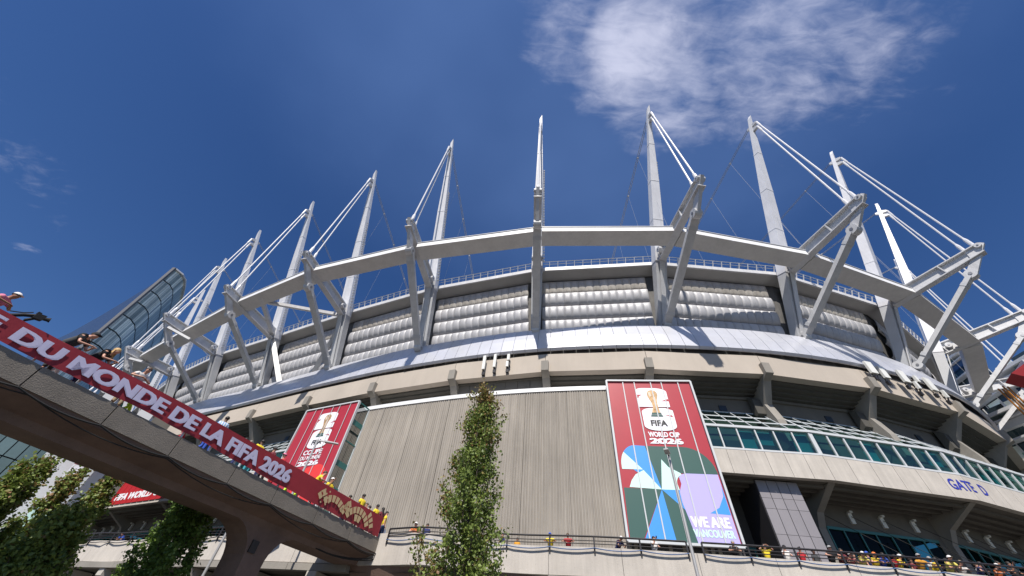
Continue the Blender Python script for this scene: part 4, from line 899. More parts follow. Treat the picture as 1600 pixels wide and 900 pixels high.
body.prism([q*.9995+Vector((0, 0, GZ)) if 0 else Vector((q.x*1.004, q.y*1.004, GZ)) for q in full], Vector((0, 0, TZ-.5-GZ))).build('core', 'tower_band', tw)
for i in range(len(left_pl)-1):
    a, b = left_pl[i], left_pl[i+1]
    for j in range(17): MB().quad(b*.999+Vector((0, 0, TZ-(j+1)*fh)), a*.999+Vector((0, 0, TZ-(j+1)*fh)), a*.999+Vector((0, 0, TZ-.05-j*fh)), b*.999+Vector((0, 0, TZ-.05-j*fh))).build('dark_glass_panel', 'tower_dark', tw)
MB().beam(az(-52.25, 149.6, GZ), az(-52.25, 149.6, TZ+.4), Vector((1, 0, 0)), 1.0, .6).build('corner_fin', 'tower_edge', tw)
rp_ = MB()
for a, b in zip(right_pl[:5], right_pl[1:6]): rp_.beam(a*.998+Vector((0, 0, TZ+.3)), b*.998+Vector((0, 0, TZ+.3)), Vector((0, 0, 1)), .5, .9)
rp_.build('roof_edge', 'building_white', tw)
cl_ = MB()
for i in range(9):
    s = (i+.5)/9; q = left_pl[1].lerp(left_pl[4], .2+.6*s)*.997; cl_.box(q+Vector((0, 0, 64-i*1.3+(i % 3)*2)), (left_pl[4]-left_pl[1]).normalized()*2.2, Vector((.2, .2, 0)), Vector((0, 0, .8)))
cl_.build('window_blind', 'building_white', tw)
pd = empty('glass_office_block', az(-49, 96, GZ), 'low glass office block with a grid facade seen under the footbridge', 'building')
pa, pb_ = az(-57, 92, 0), az(-46.3, 92, 0)
MB().hexa([pa*1.01+Vector((0, 0, GZ)), pb_*1.01+Vector((0, 0, GZ)), pb_*1.3+Vector((0, 0, GZ)), pa*1.3+Vector((0, 0, GZ))], [pa*1.01+Vector((0, 0, 27)), pb_*1.01+Vector((0, 0, 27)), pb_*1.3+Vector((0, 0, 27)), pa*1.3+Vector((0, 0, 27))]).build('core', 'tower_band', pd)
for i in range(12):
    for j in range(8):
        a, b = pa.lerp(pb_, i/12+.004), pa.lerp(pb_, (i+1)/12-.004); z0, z1 = 3+j*3+.08, 3+(j+1)*3-.08
        MB().quad(a+Vector((0, 0, z0)), b+Vector((0, 0, z0)), b+Vector((0, 0, z1)), a+Vector((0, 0, z1))).build('glass_panel', 'podium_glass', pd)
# white and grey fins and another banner, on the far left front of the stadium
ew = empty('entrance_wing', az(-46, 70, GZ), 'pale entrance wing with tall white fins behind the left trees', 'building')
for a0, w, z1, m_ in ((-46.2, 1.6, 24, 'building_white'), (-43.1, 1.1, 22, 'building_white'), (-42.2, 1.6, 22, 'concrete_dark')):
    c = az(a0, 66, 0); t_ = Vector((math.cos(R(a0)), -math.sin(R(a0)), 0)); MB().box(c+Vector((0, 0, (z1+GZ)/2)), t_*w, az(a0, 1, 0)*1.5, Vector((0, 0, (z1-GZ)/2))).build('fin', m_, ew)
MB().box(az(-45.0, 70, 10), Vector((1.5, 1.3, 0)), Vector((1, -1, 0)), Vector((0, 0, 11))).build('wing_wall', 'concrete_dark', ew)
MB().beam(az(-44.8, 67, 15), az(-43.2, 64, 17.5), Vector((0, 0, 1)), .4, .4).build('brace', 'building_white', ew)
a0 = -44.6; t_ = Vector((math.cos(R(a0)), -math.sin(R(a0)), 0)); c = az(a0, 63, 0)
eb = empty('edge_banner', c+Vector((0, 0, 3)), 'narrow red, white and blue printed banner seen between the left trees', 'banner')
for z0, z1, m_ in ((13.5, 19, 'print_red'), (9.5, 13.4, 'print_white'), (6.8, 9.4, 'print_mint'), (3, 6.7, 'print_cyan')):
    MB().box(c+Vector((0, 0, (z0+z1)/2)), t_*.75, az(a0, 1, 0)*.2, Vector((0, 0, (z1-z0)/2))).build('banner_panel', m_, eb)
MB().box(c+t_*.95+Vector((0, 0, 11)), t_*.16, az(a0, 1, 0)*.25, Vector((0, 0, 8.2))).build('frame', 'frame_white', eb)
# right: apartment towers
def apartment(a0, a1, D, D2, z1, label, storey=3.1, top='building_blue'):
    o = empty('apartment_tower', az((a0+a1)/2, D, GZ), label, 'apartment tower', 'apartment towers behind the right side')
    A_, B_, C_, D_ = az(a0, D, 0), az(a1, D2, 0), az(a1, D2+16, 0), az(a0, D+16, 0)
    MB().hexa([q+Vector((0, 0, GZ)) for q in (A_, B_, C_, D_)], [q+Vector((0, 0, z1-.6)) for q in (A_, B_, C_, D_)]).build('core', 'building_glass', o)
    nf = int((z1-14)/storey); d = (B_-A_).normalized(); nrm = Vector((d.y, -d.x, 0)); L = (B_-A_).length
    d2 = (A_-D_).normalized(); nrm2 = Vector((d2.y, -d2.x, 0))
    for j in range(nf):
        z = z1-1.4-j*storey
        MB().hexa([A_+nrm*1.5+Vector((0, 0, z)), B_+nrm*1.5+Vector((0, 0, z)), B_-nrm*.2+Vector((0, 0, z)), A_-nrm*.2+Vector((0, 0, z))], [A_+nrm*1.5+Vector((0, 0, z+.28)), B_+nrm*1.5+Vector((0, 0, z+.28)), B_-nrm*.2+Vector((0, 0, z+.28)), A_-nrm*.2+Vector((0, 0, z+.28))]).build('balcony', 'building_white', o)
        nwin = max(3, int(L/2.6))
        for i in range(nwin):
            p0 = A_+d*(L*i/nwin+.12)+nrm*.06; p1 = A_+d*(L*(i+1)/nwin-.12)+nrm*.06
            wd = MB().quad(p0+Vector((0, 0, z+.5)), p1+Vector((0, 0, z+.5)), p1+Vector((0, 0, z+storey-.25)), p0+Vector((0, 0, z+storey-.25))).build('window', 'building_glass' if random.random() < .75 else 'tower_glass_light', o)
            MB().beam(p1+nrm*.05+Vector((0, 0, z+.28)), p1+nrm*.05+Vector((0, 0, z+storey)), d, .14, .12).build('frame', 'building_white', wd)
            if i % 3 == 1: MB().quad(p0+nrm*1.42+Vector((0, 0, z+.3)), p1+nrm*1.42+Vector((0, 0, z+.3)), p1+nrm*1.42+Vector((0, 0, z+1.25)), p0+nrm*1.42+Vector((0, 0, z+1.25))).build('balcony_glass', 'canopy_glass', wd)
    MB().hexa([A_+nrm*1.9+Vector((0, 0, z1-.5)), B_+nrm*1.9+Vector((0, 0, z1-.5)), C_+Vector((0, 0, z1-.5)), D_+Vector((0, 0, z1-.5))], [A_+nrm*1.9+Vector((0, 0, z1)), B_+nrm*1.9+Vector((0, 0, z1)), C_+Vector((0, 0, z1)), D_+Vector((0, 0, z1))]).build('roof', 'building_white', o)
    MB().hexa([A_+nrm*.9+Vector((0, 0, z1-2.6)), B_+nrm*.9+Vector((0, 0, z1-2.6)), B_+Vector((0, 0, z1-2.6)), A_+Vector((0, 0, z1-2.6))], [A_+nrm*.9+Vector((0, 0, z1-1.5)), B_+nrm*.9+Vector((0, 0, z1-1.5)), B_+Vector((0, 0, z1-1.5)), A_+Vector((0, 0, z1-1.5))]).build('parapet', top, o)
    return o
apartment(57.2, 60.6, 128, 122, 61.5, 'apartment tower with a blue top floor behind the right side of the stadium')
apartment(60.9, 72, 100, 92, 44, 'white balconied apartment tower at the right edge behind the steel frame', top='building_white')
apartment(52.5, 60.8, 104, 98, 38, 'lower grey glazed apartment block at the right edge behind the steel frame', top='building_white')
ho = empty('construction_hoist', az(60.2, 92, GZ), 'orange construction hoist mast against the apartment block at the right edge', 'hoist')
hm = MB(); c = az(61.1, 90, 0)
c = Vector(ray_at(1590, 628, 84)); c.z = 0; zt_ = ray_at(1572, 604, 84)[2]
for sx_, sy_ in ((-.35, -.35), (.35, -.35), (.35, .35), (-.35, .35)): hm.beam(c+Vector((sx_, sy_, GZ)), c+Vector((sx_, sy_, zt_)), Vector((1, 0, 0)), .16, .16)
for j in range(30):
    z = j; hm.beam(c+Vector((-.35, -.35, z)), c+Vector((.35, -.35, z+1)), Vector((0, 1, 0)), .1, .1); hm.beam(c+Vector((-.35, -.35, z)), c+Vector((-.35, .35, z+1)), Vector((1, 0, 0)), .1, .1)
hm.build('mast', 'hoist_orange', ho)
rr_ = empty('red_roof_hoarding', az(62.9, 98, 38), 'dark red screen with a white cap on the roof at the right edge', 'screen')
hq = [Vector(ray_at(px, py, 90)) for px, py in ((1580, 583), (1640, 598), (1640, 560), (1602, 567))]; bk_ = Vector((1.5, 2.5, 0))
MB().prism(hq, bk_).build('screen', 'crane_red', rr_); MB().prism([hq[3]+Vector((0, 0, .05)), hq[2]+Vector((0, 0, .05)), hq[2]+Vector((0, 0, .6)), hq[3]+Vector((0, 0, .6))], bk_).build('cap', 'building_white', rr_)

# ------------------------------------------------------------------ people
def skinned(verts, edges, radii, sub=1):
    me = bpy.data.meshes.new('k'); me.from_pydata(verts, edges, []); o = bpy.data.objects.new('k', me); COL.objects.link(o)
    md_ = o.modifiers.new('s', 'SKIN'); md_.use_smooth_shade = True
    for i, r_ in enumerate(radii):
        rr = r_ if isinstance(r_, tuple) else (r_, r_); me.skin_vertices[0].data[i].radius = rr
    me.skin_vertices[0].data[0].use_root = True
    sb = o.modifiers.new('u', 'SUBSURF'); sb.levels = sub; sb.render_levels = sub
    bpy.context.view_layer.update(); dg = bpy.context.evaluated_depsgraph_get(); ev = o.evaluated_get(dg)
    out = bpy.data.meshes.new_from_object(ev); bpy.data.objects.remove(o); 
    out.polygons.foreach_set('use_smooth', [True]*len(out.polygons)); return out
POSES = {}
def make_pose(name, hip, chest, neck, head, elb, hand, knee=None, foot=None):
    V = Vector; hip, chest, neck, head = map(V, (hip, chest, neck, head)); vs, es, rs = [], [], []
    def add(p, r, par=None):
        vs.append(tuple(p)); rs.append(r)
        if par is not None: es.append((par, len(vs)-1))
        return len(vs)-1
    body = dict(); h = add(hip, (.145, .105)); w = add(hip.lerp(chest, .5), (.13, .095), h); c = add(chest, (.155, .105), w); n0 = add(neck, .06, c)
    hd0 = add(neck.lerp(head, .55), (.068, .075), n0); hd1 = add(head, (.078, .092), hd0); up_v = (head-neck).normalized(); hd2 = add(head+up_v*.085, (.062, .07), hd1)
    shirt = dict(v=[tuple(hip+(chest-hip)*-.12), tuple(hip.lerp(chest, .5)), tuple(chest), tuple(chest.lerp(neck, .72))], e=[(0, 1), (1, 2), (2, 3)], r=[(.19, .15), (.185, .145), (.205, .145), (.085, .08)])
    arms = []
    for sgn, e_, ha in ((-1, elb[0], hand[0]), (1, elb[1], hand[1])):
        shd = chest.lerp(neck, .55)+V((sgn*.17, 0, -.01)); s_ = add(shd, .055, c); e_ = V(e_); ha = V(ha); ei = add(e_, .042, s_); wi = add(ha, .028, ei)
        dd = (ha-e_).normalized(); pm = add(ha+dd*.07, (.038, .02), wi); sdv = dd.cross(V((0, 0, 1)))
        sdv = sdv.normalized() if sdv.length > .1 else V((1, 0, 0))
        for q, ln in ((-.03, .065), (-.011, .08), (.01, .075), (.03, .058)):
            f1 = add(ha+dd*(.10)+sdv*q, .0095, pm); f2 = add(ha+dd*(.10+ln*.55)+sdv*q*1.2+V((0, 0, -.01)), .0085, f1); add(ha+dd*(.10+ln)+sdv*q*1.2+V((0, 0, -.032)), .0075, f2)
        t1 = add(ha+dd*.04+sdv*-.045*sgn, .011, wi); add(ha+dd*.085+sdv*-.062*sgn, .009, t1)
        b = len(shirt['v']); shirt['v'] += [tuple(shd), tuple(shd.lerp(e_, .62))]; shirt['e'] += [(2, b), (b, b+1)]; shirt['r'] += [.092, .082]
    tr = dict(v=[tuple(hip+V((0, 0, .04)))], e=[], r=[(.16, .12)])
    for i, sgn in enumerate((-1, 1)):
        kn = V(knee[i]) if knee else V((sgn*.10, hip.y*.5+.03, .49)); ft = V(foot[i]) if foot else V((sgn*.11, hip.y*.3, .08)); hp = hip+V((sgn*.09, 0, -.08))
        a = add(hp, .085, h); k_ = add(kn, .055, a); an = add(ft, .036, k_); add(ft+V((0, .10, -.04)), (.04, .025), an); 
        b = len(tr['v']); tr['v'] += [tuple(hp), tuple(kn), tuple(ft+V((0, 0, .03)))]; tr['e'] += [(0, b), (b, b+1), (b+1, b+2)]; tr['r'] += [.105, .078, .066]
    # face: nose and ears on the head
    fw = V((0, 1, 0)); add(head+fw*.085-up_v*.005, .014, hd1); 
    for sgn in (-1, 1): add(head+V((sgn*.08, -.005, -.005)), (.012, .018), hd1)
    B = skinned(vs, es, rs); Sh = skinned(shirt['v'], shirt['e'], shirt['r']); Tr = skinned(tr['v'], tr['e'], tr['r'])
    # hair shell and cap, made round the head
    def shell(r, zc, y_off, zmin, sc=(1, 1.15, 1.1)):
        mb = MB(); n, mth = 14, 7; vs2 = []; fs2 = []
        for j in range(mth):
            th = j/(mth-1)*math.acos(max(-1, zmin)); 
            for i in range(n): ph = 2*math.pi*i/n; vs2.append(head+V((math.sin(th)*math.cos(ph)*r*sc[0], math.sin(th)*math.sin(ph)*r*sc[1]+y_off, math.cos(th)*r*sc[2]+zc)))
        for j in range(mth-1):
            for i in range(n): fs2.append((j*n+i, j*n+(i+1) % n, (j+1)*n+(i+1) % n, (j+1)*n+i))
        return vs2, fs2
    def mesh(vf, nm): me = bpy.data.meshes.new(nm); me.from_pydata([tuple(q) for q in vf[0]], [], vf[1]); me.polygons.foreach_set('use_smooth', [True]*len(me.polygons)); me.update(); return me
    hair = mesh(shell(.098, .03, -.022, -.1), 'hair')
    lv, lf = shell(.10, .03, -.03, -.3); b = len(lv); k2 = []
    for j in range(5):
        for i in range(10): a = math.pi+math.pi*i/9; k2.append(head+V((math.cos(a)*(.10+.012*j), math.sin(a)*(.10+.01*j)-.02, .02-.075*j)))
    lf += [(b+j*10+i, b+j*10+i+1, b+(j+1)*10+i+1, b+(j+1)*10+i) for j in range(4) for i in range(9)]; lhair = mesh((lv+k2, lf), 'long_hair')
    cv, cf = shell(.104, .035, -.008, .05); b = len(cv); ring = [head+V((math.cos(a)*.085, .07+math.sin(a)*.115, .045)) for a in np.linspace(0, math.pi, 8)]
    cf += [tuple(range(b, b+8))]; cap = mesh((cv+ring+[], cf), 'cap')
    POSES[name] = dict(body=B, shirt=Sh, trousers=Tr, hair=hair, long_hair=lhair, cap=cap, head=head.copy(), hand=Vector(hand[1]))
make_pose('lean', (0, -.34, .93), (0, -.12, 1.22), (0, -.02, 1.38), (0, .05, 1.50), ((-.34, .03, 1.12), (.34, .03, 1.12)), ((-.12, .16, 1.14), (.12, .18, 1.14)))
make_pose('leanwide', (0, -.30, .93), (0, -.1, 1.24), (0, -.02, 1.40), (0, .04, 1.53), ((-.40, .05, 1.22), (.40, .05, 1.22)), ((-.30, .24, 1.14), (.16, .22, 1.14)))
make_pose('bend', (0, -.36, .95), (0, -.10, 1.27), (0, .03, 1.42), (0, .13, 1.50), ((-.27, .10, 1.06), (.27, .10, 1.06)), ((-.12, .30, 1.12), (.12, .32, 1.10)))
make_pose('stand', (0, -.12, .95), (0, -.12, 1.30), (0, -.11, 1.49), (0, -.08, 1.63), ((-.26, -.13, 1.12), (.26, -.13, 1.12)), ((-.25, -.02, .88), (.25, -.02, .88)))
make_pose('phone', (0, -.2, .95), (0, -.17, 1.29), (0, -.14, 1.47), (0, -.11, 1.61), ((-.27, -.02, 1.16), (.27, .05, 1.2)), ((-.14, .12, 1.14), (.22, .24, 1.50)))
make_pose('hands_up', (0, -.2, .95), (0, -.17, 1.29), (0, -.14, 1.47), (0, -.11, 1.61), ((-.42, -.02, 1.42), (.42, -.02, 1.42)), ((-.14, .08, 1.60), (.14, .08, 1.60)))
make_pose('walk', (0, -.1, .95), (0, -.08, 1.30), (0, -.06, 1.49), (0, -.03, 1.63), ((-.26, -.2, 1.14), (.26, .02, 1.14)), ((-.25, -.12, .90), (.25, .2, 1.0)), ((-.1, .12, .52), (.1, -.1, .5)), ((-.1, .22, .08), (.1, -.38, .14)))
def child(nm, me, m_, par):
    o = bpy.data.objects.new(nm, me); COL.objects.link(o); o.parent = par
    if not me.materials: me.materials.append(MAT[m_])
    o.material_slots[0].link = 'OBJECT'; o.material_slots[0].material = MAT[m_]; return o
def person(loc, face, pose, shirt, pants, skin, hair, label, cap=None, sc=1.0, glasses=False, number=False, group=None, phone=None):
    p = POSES[pose]; o = empty('person', loc, label, 'person', group or ('people on the footbridge' if loc[0] < -5 and loc[2] > 6 else 'people along the walkway railing'), rz=math.atan2(-face[0], face[1])); o.scale = (sc, sc, sc)
    child('body', p['body'], skin, o); child('shirt', p['shirt'], 'cloth_'+shirt, o); child('trousers', p['trousers'], 'cloth_'+pants, o)
    if hair: child('hair', p['long_hair'] if hair.startswith('long_') else p['hair'], hair.replace('long_', ''), o)
    if cap: child('cap', p['cap'], 'cloth_'+cap, o)
    h = p['head']
    if glasses:
        mb = MB(); mb.box(h+Vector((-.035, .088, .012)), (.028, 0, 0), (0, .008, 0), (0, 0, .017)); mb.box(h+Vector((.035, .088, .012)), (.028, 0, 0), (0, .008, 0), (0, 0, .017)); me_o = mb.build('sunglasses', 'rail_black'); me_o.parent = o
    if number:
        mb = MB(); put_text(mb, '10', lambda x, y: Vector((-x, -.27, y)), -.09, .09, 1.03, 1.24, .02); q = mb.build('shirt_number', 'print_black'); q.parent = o
    if phone:
        Rz = Matrix.Rotation(math.atan2(-face[0], face[1]), 4, 'Z'); c = Vector(loc)+(Rz @ ((p['hand']+Vector((0, .12, .06)))*sc)); fx = Vector((face[0], face[1], 0)).normalized(); sdv = Vector((fx.y, -fx.x, 0))
        ph_ = MB().box(c, sdv*.038, fx*.006, Vector((0, 0, .075))).build('phone', 'rail_black'); tag(ph_, phone, 'phone')
    return o
# on the footbridge: pixel of the head, offset behind the railing
def on_bridge(px, py, off, **k):
    q = ray(px, py); o_ = bc.dot(bn)+off; lam = o_/(q.x*bn.x+q.y*bn.y); s = (q*lam-bc).dot(bd); return s
def bperson(px, py, off, fdir, pose, *a, **k):
    s = on_bridge(px, py, off-.0); f = {'out': bn, 'in': -bn, 'fwd': bd, 'back': -bd, 'outf': (bn+bd*.9).normalized(), 'inb': (-bn+bd*.3)}[fdir]
    k['sc'] = k.get('sc', 1)*(1.12 if s > 4 else 1.05)
    return person(tuple(BP(s, off, 6.52)), (f.x, f.y), pose, *a, **k)
bperson(10, 470, -.45, 'outf', 'lean', 'pink', 'navy', 'skin_tan', 'hair_dark', 'person in a white cap leaning over the bridge banner at the left edge', cap='white')
bperson(146, 520, -.5, 'outf', 'bend', 'charcoal', 'charcoal', 'skin_light', 'hair_brown', 'person in dark grey T-shirt and black cap bending over the bridge banner', cap='black', sc=1.12)
bperson(180, 545, -.5, 'outf', 'bend', 'black', 'navy', 'skin_light', 'long_hair_blond', 'person with long curly blond hair and black top leaning on the bridge banner', sc=1.08)
bperson(240, 570, -.45, 'out', 'lean', 'white', 'khaki', 'skin_light', 'hair_brown', 'person in white shirt and sunglasses leaning on the bridge banner', glasses=True, sc=1.08)
bperson(362, 643, -.7, 'inb', 'stand', 'stripes', 'blue', 'skin_dark', 'hair_dark', 'person in a white and light blue striped football shirt with number 10 seen from behind', number=True)
bperson(394, 675, -1.6, 'fwd', 'walk', 'light_blue', 'navy', 'skin_dark', 'hair_dark', 'person in a light blue shirt with a dark strap walking on the footbridge')
bperson(410, 688, -.9, 'in', 'stand', 'yellow', 'teal', 'skin_dark', 'hair_dark', 'person in a yellow shirt seen from behind above the 2026 of the bridge banner')
bperson(430, 704, -.8, 'fwd', 'walk', 'maroon', 'black', 'skin_tan', 'hair_dark', 'person in a dark cap and dark red top above the last digit of the banner', cap='charcoal')
bperson(440, 716, -.6, 'back', 'stand', 'red', 'red', 'skin_light', 'hair_brown', 'person in a pale pink cap above the end of the bridge lettering', cap='pink', sc=.94)
bperson(507, 740, -.45, 'outf', 'lean', 'yellow', 'navy', 'skin_light', 'hair_brown', 'person with brown hair and yellow shirt leaning beside the red banner box', sc=1.08)
bperson(524, 745, -.5, 'out', 'phone', 'yellow', 'white', 'skin_tan', 'hair_dark', 'person in yellow shirt and white cap facing the street above the gold tile pattern', cap='white')
bperson(567, 774, -.6, 'in', 'stand', 'yellow', 'charcoal', 'skin_dark', 'hair_dark', 'broad person in yellow shirt seen from behind near the end of the bridge banner', sc=1.03)
bperson(574, 782, -1.1, 'back', 'stand', 'white', 'maroon', 'skin_light', 'hair_brown', 'person in a white top standing close behind the broad person in yellow', sc=.97)
bperson(590, 786, -.7, 'in', 'stand', 'yellow', 'white', 'skin_dark', 'hair_dark', 'person in yellow shirt seen from behind beside someone with long dark hair')
bperson(597, 795, -.45, 'in', 'stand', 'maroon', 'black', 'skin_tan', 'long_hair_dark', 'person with long straight dark hair seen from behind at the end of the bridge banner', sc=.95)
bperson(609, 796, -.6, 'outf', 'stand', 'yellow', 'denim', 'skin_light', 'hair_dark', 'dark-haired person in yellow shirt at the corner where the bridge meets the walkway', sc=.98)
# passers-by behind the railing whose legs and bags show under the banner
for px, py, sh_, pn, lb in ((100, 545, 'white', 'white', 'person in white trousers behind the MONDE part of the banner'), (215, 600, 'teal', 'lime', 'person in lime shorts behind the second DE of the banner'), (205, 590, 'teal', 'teal', 'person in pale blue behind the banner left of the lime shorts'), (300, 640, 'red', 'red', 'person in red shorts behind the LA of the banner'), (330, 655, 'blue', 'blue', 'person in blue shorts behind the FIFA of the banner'), (455, 725, 'lime', 'lime', 'person in lime green shorts behind the plain part of the banner'), (470, 733, 'teal', 'lime', 'person in green top and lime trousers behind the plain part of the banner')):
    bperson(px, py+22, -1.2, 'fwd', 'walk', sh_, pn, 'skin_tan', 'hair_dark', lb, sc=.8)
# shoulder camera on the bridge
s = on_bridge(46, 492, -.1)-.1; cmr = empty('video_camera', BP(s, -.2, 7.5), 'black video camera with long lens held over the bridge banner', 'camera')
MB().box(BP(s+.30, .0, 7.720), bd*.12+Vector((0, 0, .03)), bn*.09, Vector((0, 0, .10))).box(BP(s+.22, .0, 7.830), bd*.05, bn*.05, Vector((0, 0, .035))).build('body', 'cloth_black', cmr)
MB().tube([BP(s+.40, .02, 7.740), BP(s+.50, .06, 7.765), BP(s+.56, .08, 7.780)], [.06, .065, .085], 10).build('lens', 'cloth_black', cmr)
MB().tube([BP(s+.2, .0, 7.700), BP(s, -.06, 7.580), BP(s-.2, -.12, 7.400)], .06, 6).tube([BP(s+.28, .02, 7.660), BP(s+.14, -.02, 7.460), BP(s+.1, -.05, 7.250)], .05, 6).tube([BP(s+.1, .0, 7.770), BP(s-.05, -.1, 7.650), BP(s-.3, -.15, 7.520)], .02, 5).build('grip', 'cloth_black', cmr)

# along the deck parapet
def dperson(px, py, pose, *a, off=.42, turn=0, **k):
    q = ray(px, py); best = None
    th = math.atan2(q.x, q.y)
    Ls = np.linspace(0, TOT, 900); L = min(Ls, key=lambda L: abs(math.atan2(DP(L, off).x, DP(L, off).y)-th)); n, d = DN(L); f = (-n+d*turn).normalized()
    return person(tuple(DP(L, off, DZ)), (f.x, f.y), pose, *a, **k)
dperson(652, 815, 'lean', 'orange', 'maroon', 'skin_light', 'hair_brown', 'person in orange vest and white cap leaning on the railing left of the tall tree', cap='white', turn=.5, sc=1.12)
dperson(668, 825, 'stand', 'navy', 'navy', 'skin_tan', 'hair_dark', 'person in navy shirt partly hidden by the leaves of the tall tree', turn=.5)
dperson(788, 840, 'stand', 'navy', 'black', 'skin_light', 'hair_dark', 'person in navy shirt just right of the tall tree', off=.7, sc=.94, turn=1)
dperson(808, 842, 'stand', 'amber', 'khaki', 'skin_tan', 'hair_dark', 'short person in ochre shirt behind the railing right of the tall tree', off=.7, sc=.82)
dperson(861, 832, 'leanwide', 'yellow', 'navy', 'skin_tan', 'hair_dark', 'person in yellow shirt and blue cap with elbows spread on the railing', cap='blue')
dperson(886, 830, 'leanwide', 'red', 'black', 'skin_light', 'hair_brown', 'person in red vest and sunglasses leaning on the railing', glasses=True)
dperson(968, 845, 'bend', 'navy', 'navy', 'skin_tan', 'hair_dark', 'person in navy shirt and white cap crouched at the banner edge', cap='white', off=.6, turn=.8)
dperson(1024, 840, 'phone', 'white', 'khaki', 'skin_light', 'hair_dark', 'person in white T-shirt holding up a phone in front of the green and blue banner', turn=.6, phone='phone held up by the person in white before the banner')
dperson(1143, 842, 'lean', 'black', 'grey', 'skin_light', 'hair_grey', 'grey-haired person in black shirt at the right corner of the tall banner', sc=1.06)
dperson(1194, 848, 'hands_up', 'yellow', 'navy', 'skin_light', 'hair_dark', 'person in yellow shirt shading the eyes with both hands', sc=.97)
dperson(1225, 852, 'phone', 'white', 'grey', 'skin_light', 'hair_dark', 'person in white T-shirt and black cap filming with a phone', cap='black', sc=.97, phone='phone held by the person in the black cap')
dperson(1250, 855, 'phone', 'red', 'black', 'skin_tan', 'hair_dark', 'person in red shirt raising a phone', sc=.95, phone='phone raised by the person in the red shirt')
dperson(1292, 853, 'leanwide', 'black', 'black', 'skin_light', 'hair_dark', 'person in black shirt and grey cap leaning with crossed arms', cap='grey', sc=1.08)
dperson(1312, 858, 'lean', 'maroon', 'black', 'skin_tan', 'hair_dark', 'person in dark maroon shirt next to the person in the grey cap', sc=1.04)
dperson(1327, 866, 'lean', 'maroon', 'black', 'skin_light', 'hair_brown', 'short person in white cap and maroon shirt', cap='white', sc=.92)
dperson(1345, 868, 'bend', 'pale_yellow', 'navy', 'skin_light', 'hair_brown', 'person in pale yellow shirt and white cap bending to the railing', cap='white', sc=.98)
dperson(1362, 864, 'lean', 'yellow', 'blue', 'skin_light', 'hair_brown', 'person in yellow shirt and orange cap', cap='orange')
dperson(1378, 870, 'bend', 'blue', 'navy', 'skin_tan', 'hair_dark', 'person in blue shirt stooping right of the orange cap')
dperson(1403, 866, 'lean', 'yellow', 'khaki', 'skin_light', 'hair_brown', 'person in yellow shirt and pale cap leaning on the railing', cap='white', turn=.5)
dperson(1432, 864, 'leanwide', 'amber', 'black', 'skin_tan', 'hair_dark', 'person in amber shirt and grey cap with forearms along the railing', cap='grey', sc=1.05)
dperson(1457, 869, 'lean', 'yellow', 'blue', 'skin_tan', 'hair_dark', 'dark-haired person in yellow shirt between two capped people', turn=.5)
dperson(1481, 874, 'bend', 'pale_yellow', 'denim', 'skin_light', 'hair_brown', 'person in pale yellow shirt and white cap near the gate window', cap='white', sc=1.08)
dperson(1499, 877, 'lean', 'white', 'grey', 'skin_light', 'hair_brown', 'person in white shirt and cream cap by the double railing post', cap='khaki', sc=.97)
dperson(1527, 876, 'lean', 'navy', 'navy', 'skin_light', 'hair_dark', 'person in navy shirt looking up, right of the double railing post', turn=.4)
dperson(1553, 876, 'leanwide', 'black', 'black', 'skin_tan', 'hair_dark', 'dark-haired person in black leaning on the railing near the right edge', sc=1.05)
dperson(1575, 876, 'phone', 'black', 'charcoal', 'skin_tan', 'hair_dark', 'person in black raising an arm at the right edge', sc=1.05, phone='phone raised by the person in black at the right edge')
for px_, sh_, ca_, po_, lb_ in ((1332, 'black', None, 'stand', 'person in black standing behind the short person in the white cap'), (1352, 'navy', 'blue', 'stand', 'person in navy shirt and blue cap standing behind the pale yellow shirt'), (1390, 'red', None, 'lean', 'person in red shirt between the blue shirt and the pale cap'), (1417, 'maroon', 'black', 'stand', 'person in maroon shirt and black cap standing left of the amber shirt'), (1445, 'white', None, 'stand', 'person in white shirt standing right of the amber shirt'), (1468, 'black', 'black', 'stand', 'person in black cap and shirt between two yellow shirts near the window'), (1512, 'grey', None, 'stand', 'person in grey shirt standing between the white and the navy shirts'), (1540, 'orange', 'white', 'lean', 'person in orange shirt and white cap near the right edge'), (1563, 'navy', None, 'stand', 'person in navy shirt between two people in black'), (1590, 'maroon', 'charcoal', 'lean', 'person in maroon shirt and dark cap cut off by the right edge'), (1270, 'charcoal', None, 'stand', 'person in charcoal shirt between the red shirt and the grey cap')):
    dperson(px_, 860, po_, sh_, 'navy', random.choice(['skin_light', 'skin_tan', 'skin_dark']), random.choice(['hair_dark', 'hair_brown', 'hair_grey']), lb_, cap=ca_, off=.8 if po_ == 'stand' else .45, sc=random.uniform(.92, 1.03), turn=random.uniform(-.5, .7))
for px_, py_, sh_, of_, lb_ in ((580, 780, 'black', -1.5, 'person in black shirt far back on the bridge near its right end'), (550, 764, 'yellow', -1.6, 'person in yellow shirt far back on the bridge above the gold tiles'), (602, 794, 'pale_yellow', -1.3, 'person in pale yellow shirt behind the person with long dark hair'), (424, 700, 'yellow', -1.5, 'person in yellow shirt far back behind the dark red top')):
    bperson(px_, py_, of_, 'in', 'stand', sh_, 'navy', 'skin_tan', 'hair_dark', lb_)
dperson(186, 846, 'bend', 'blue', 'navy', 'skin_light', 'hair_brown', 'person in blue shirt on the walkway seen under the footbridge', sc=.95)

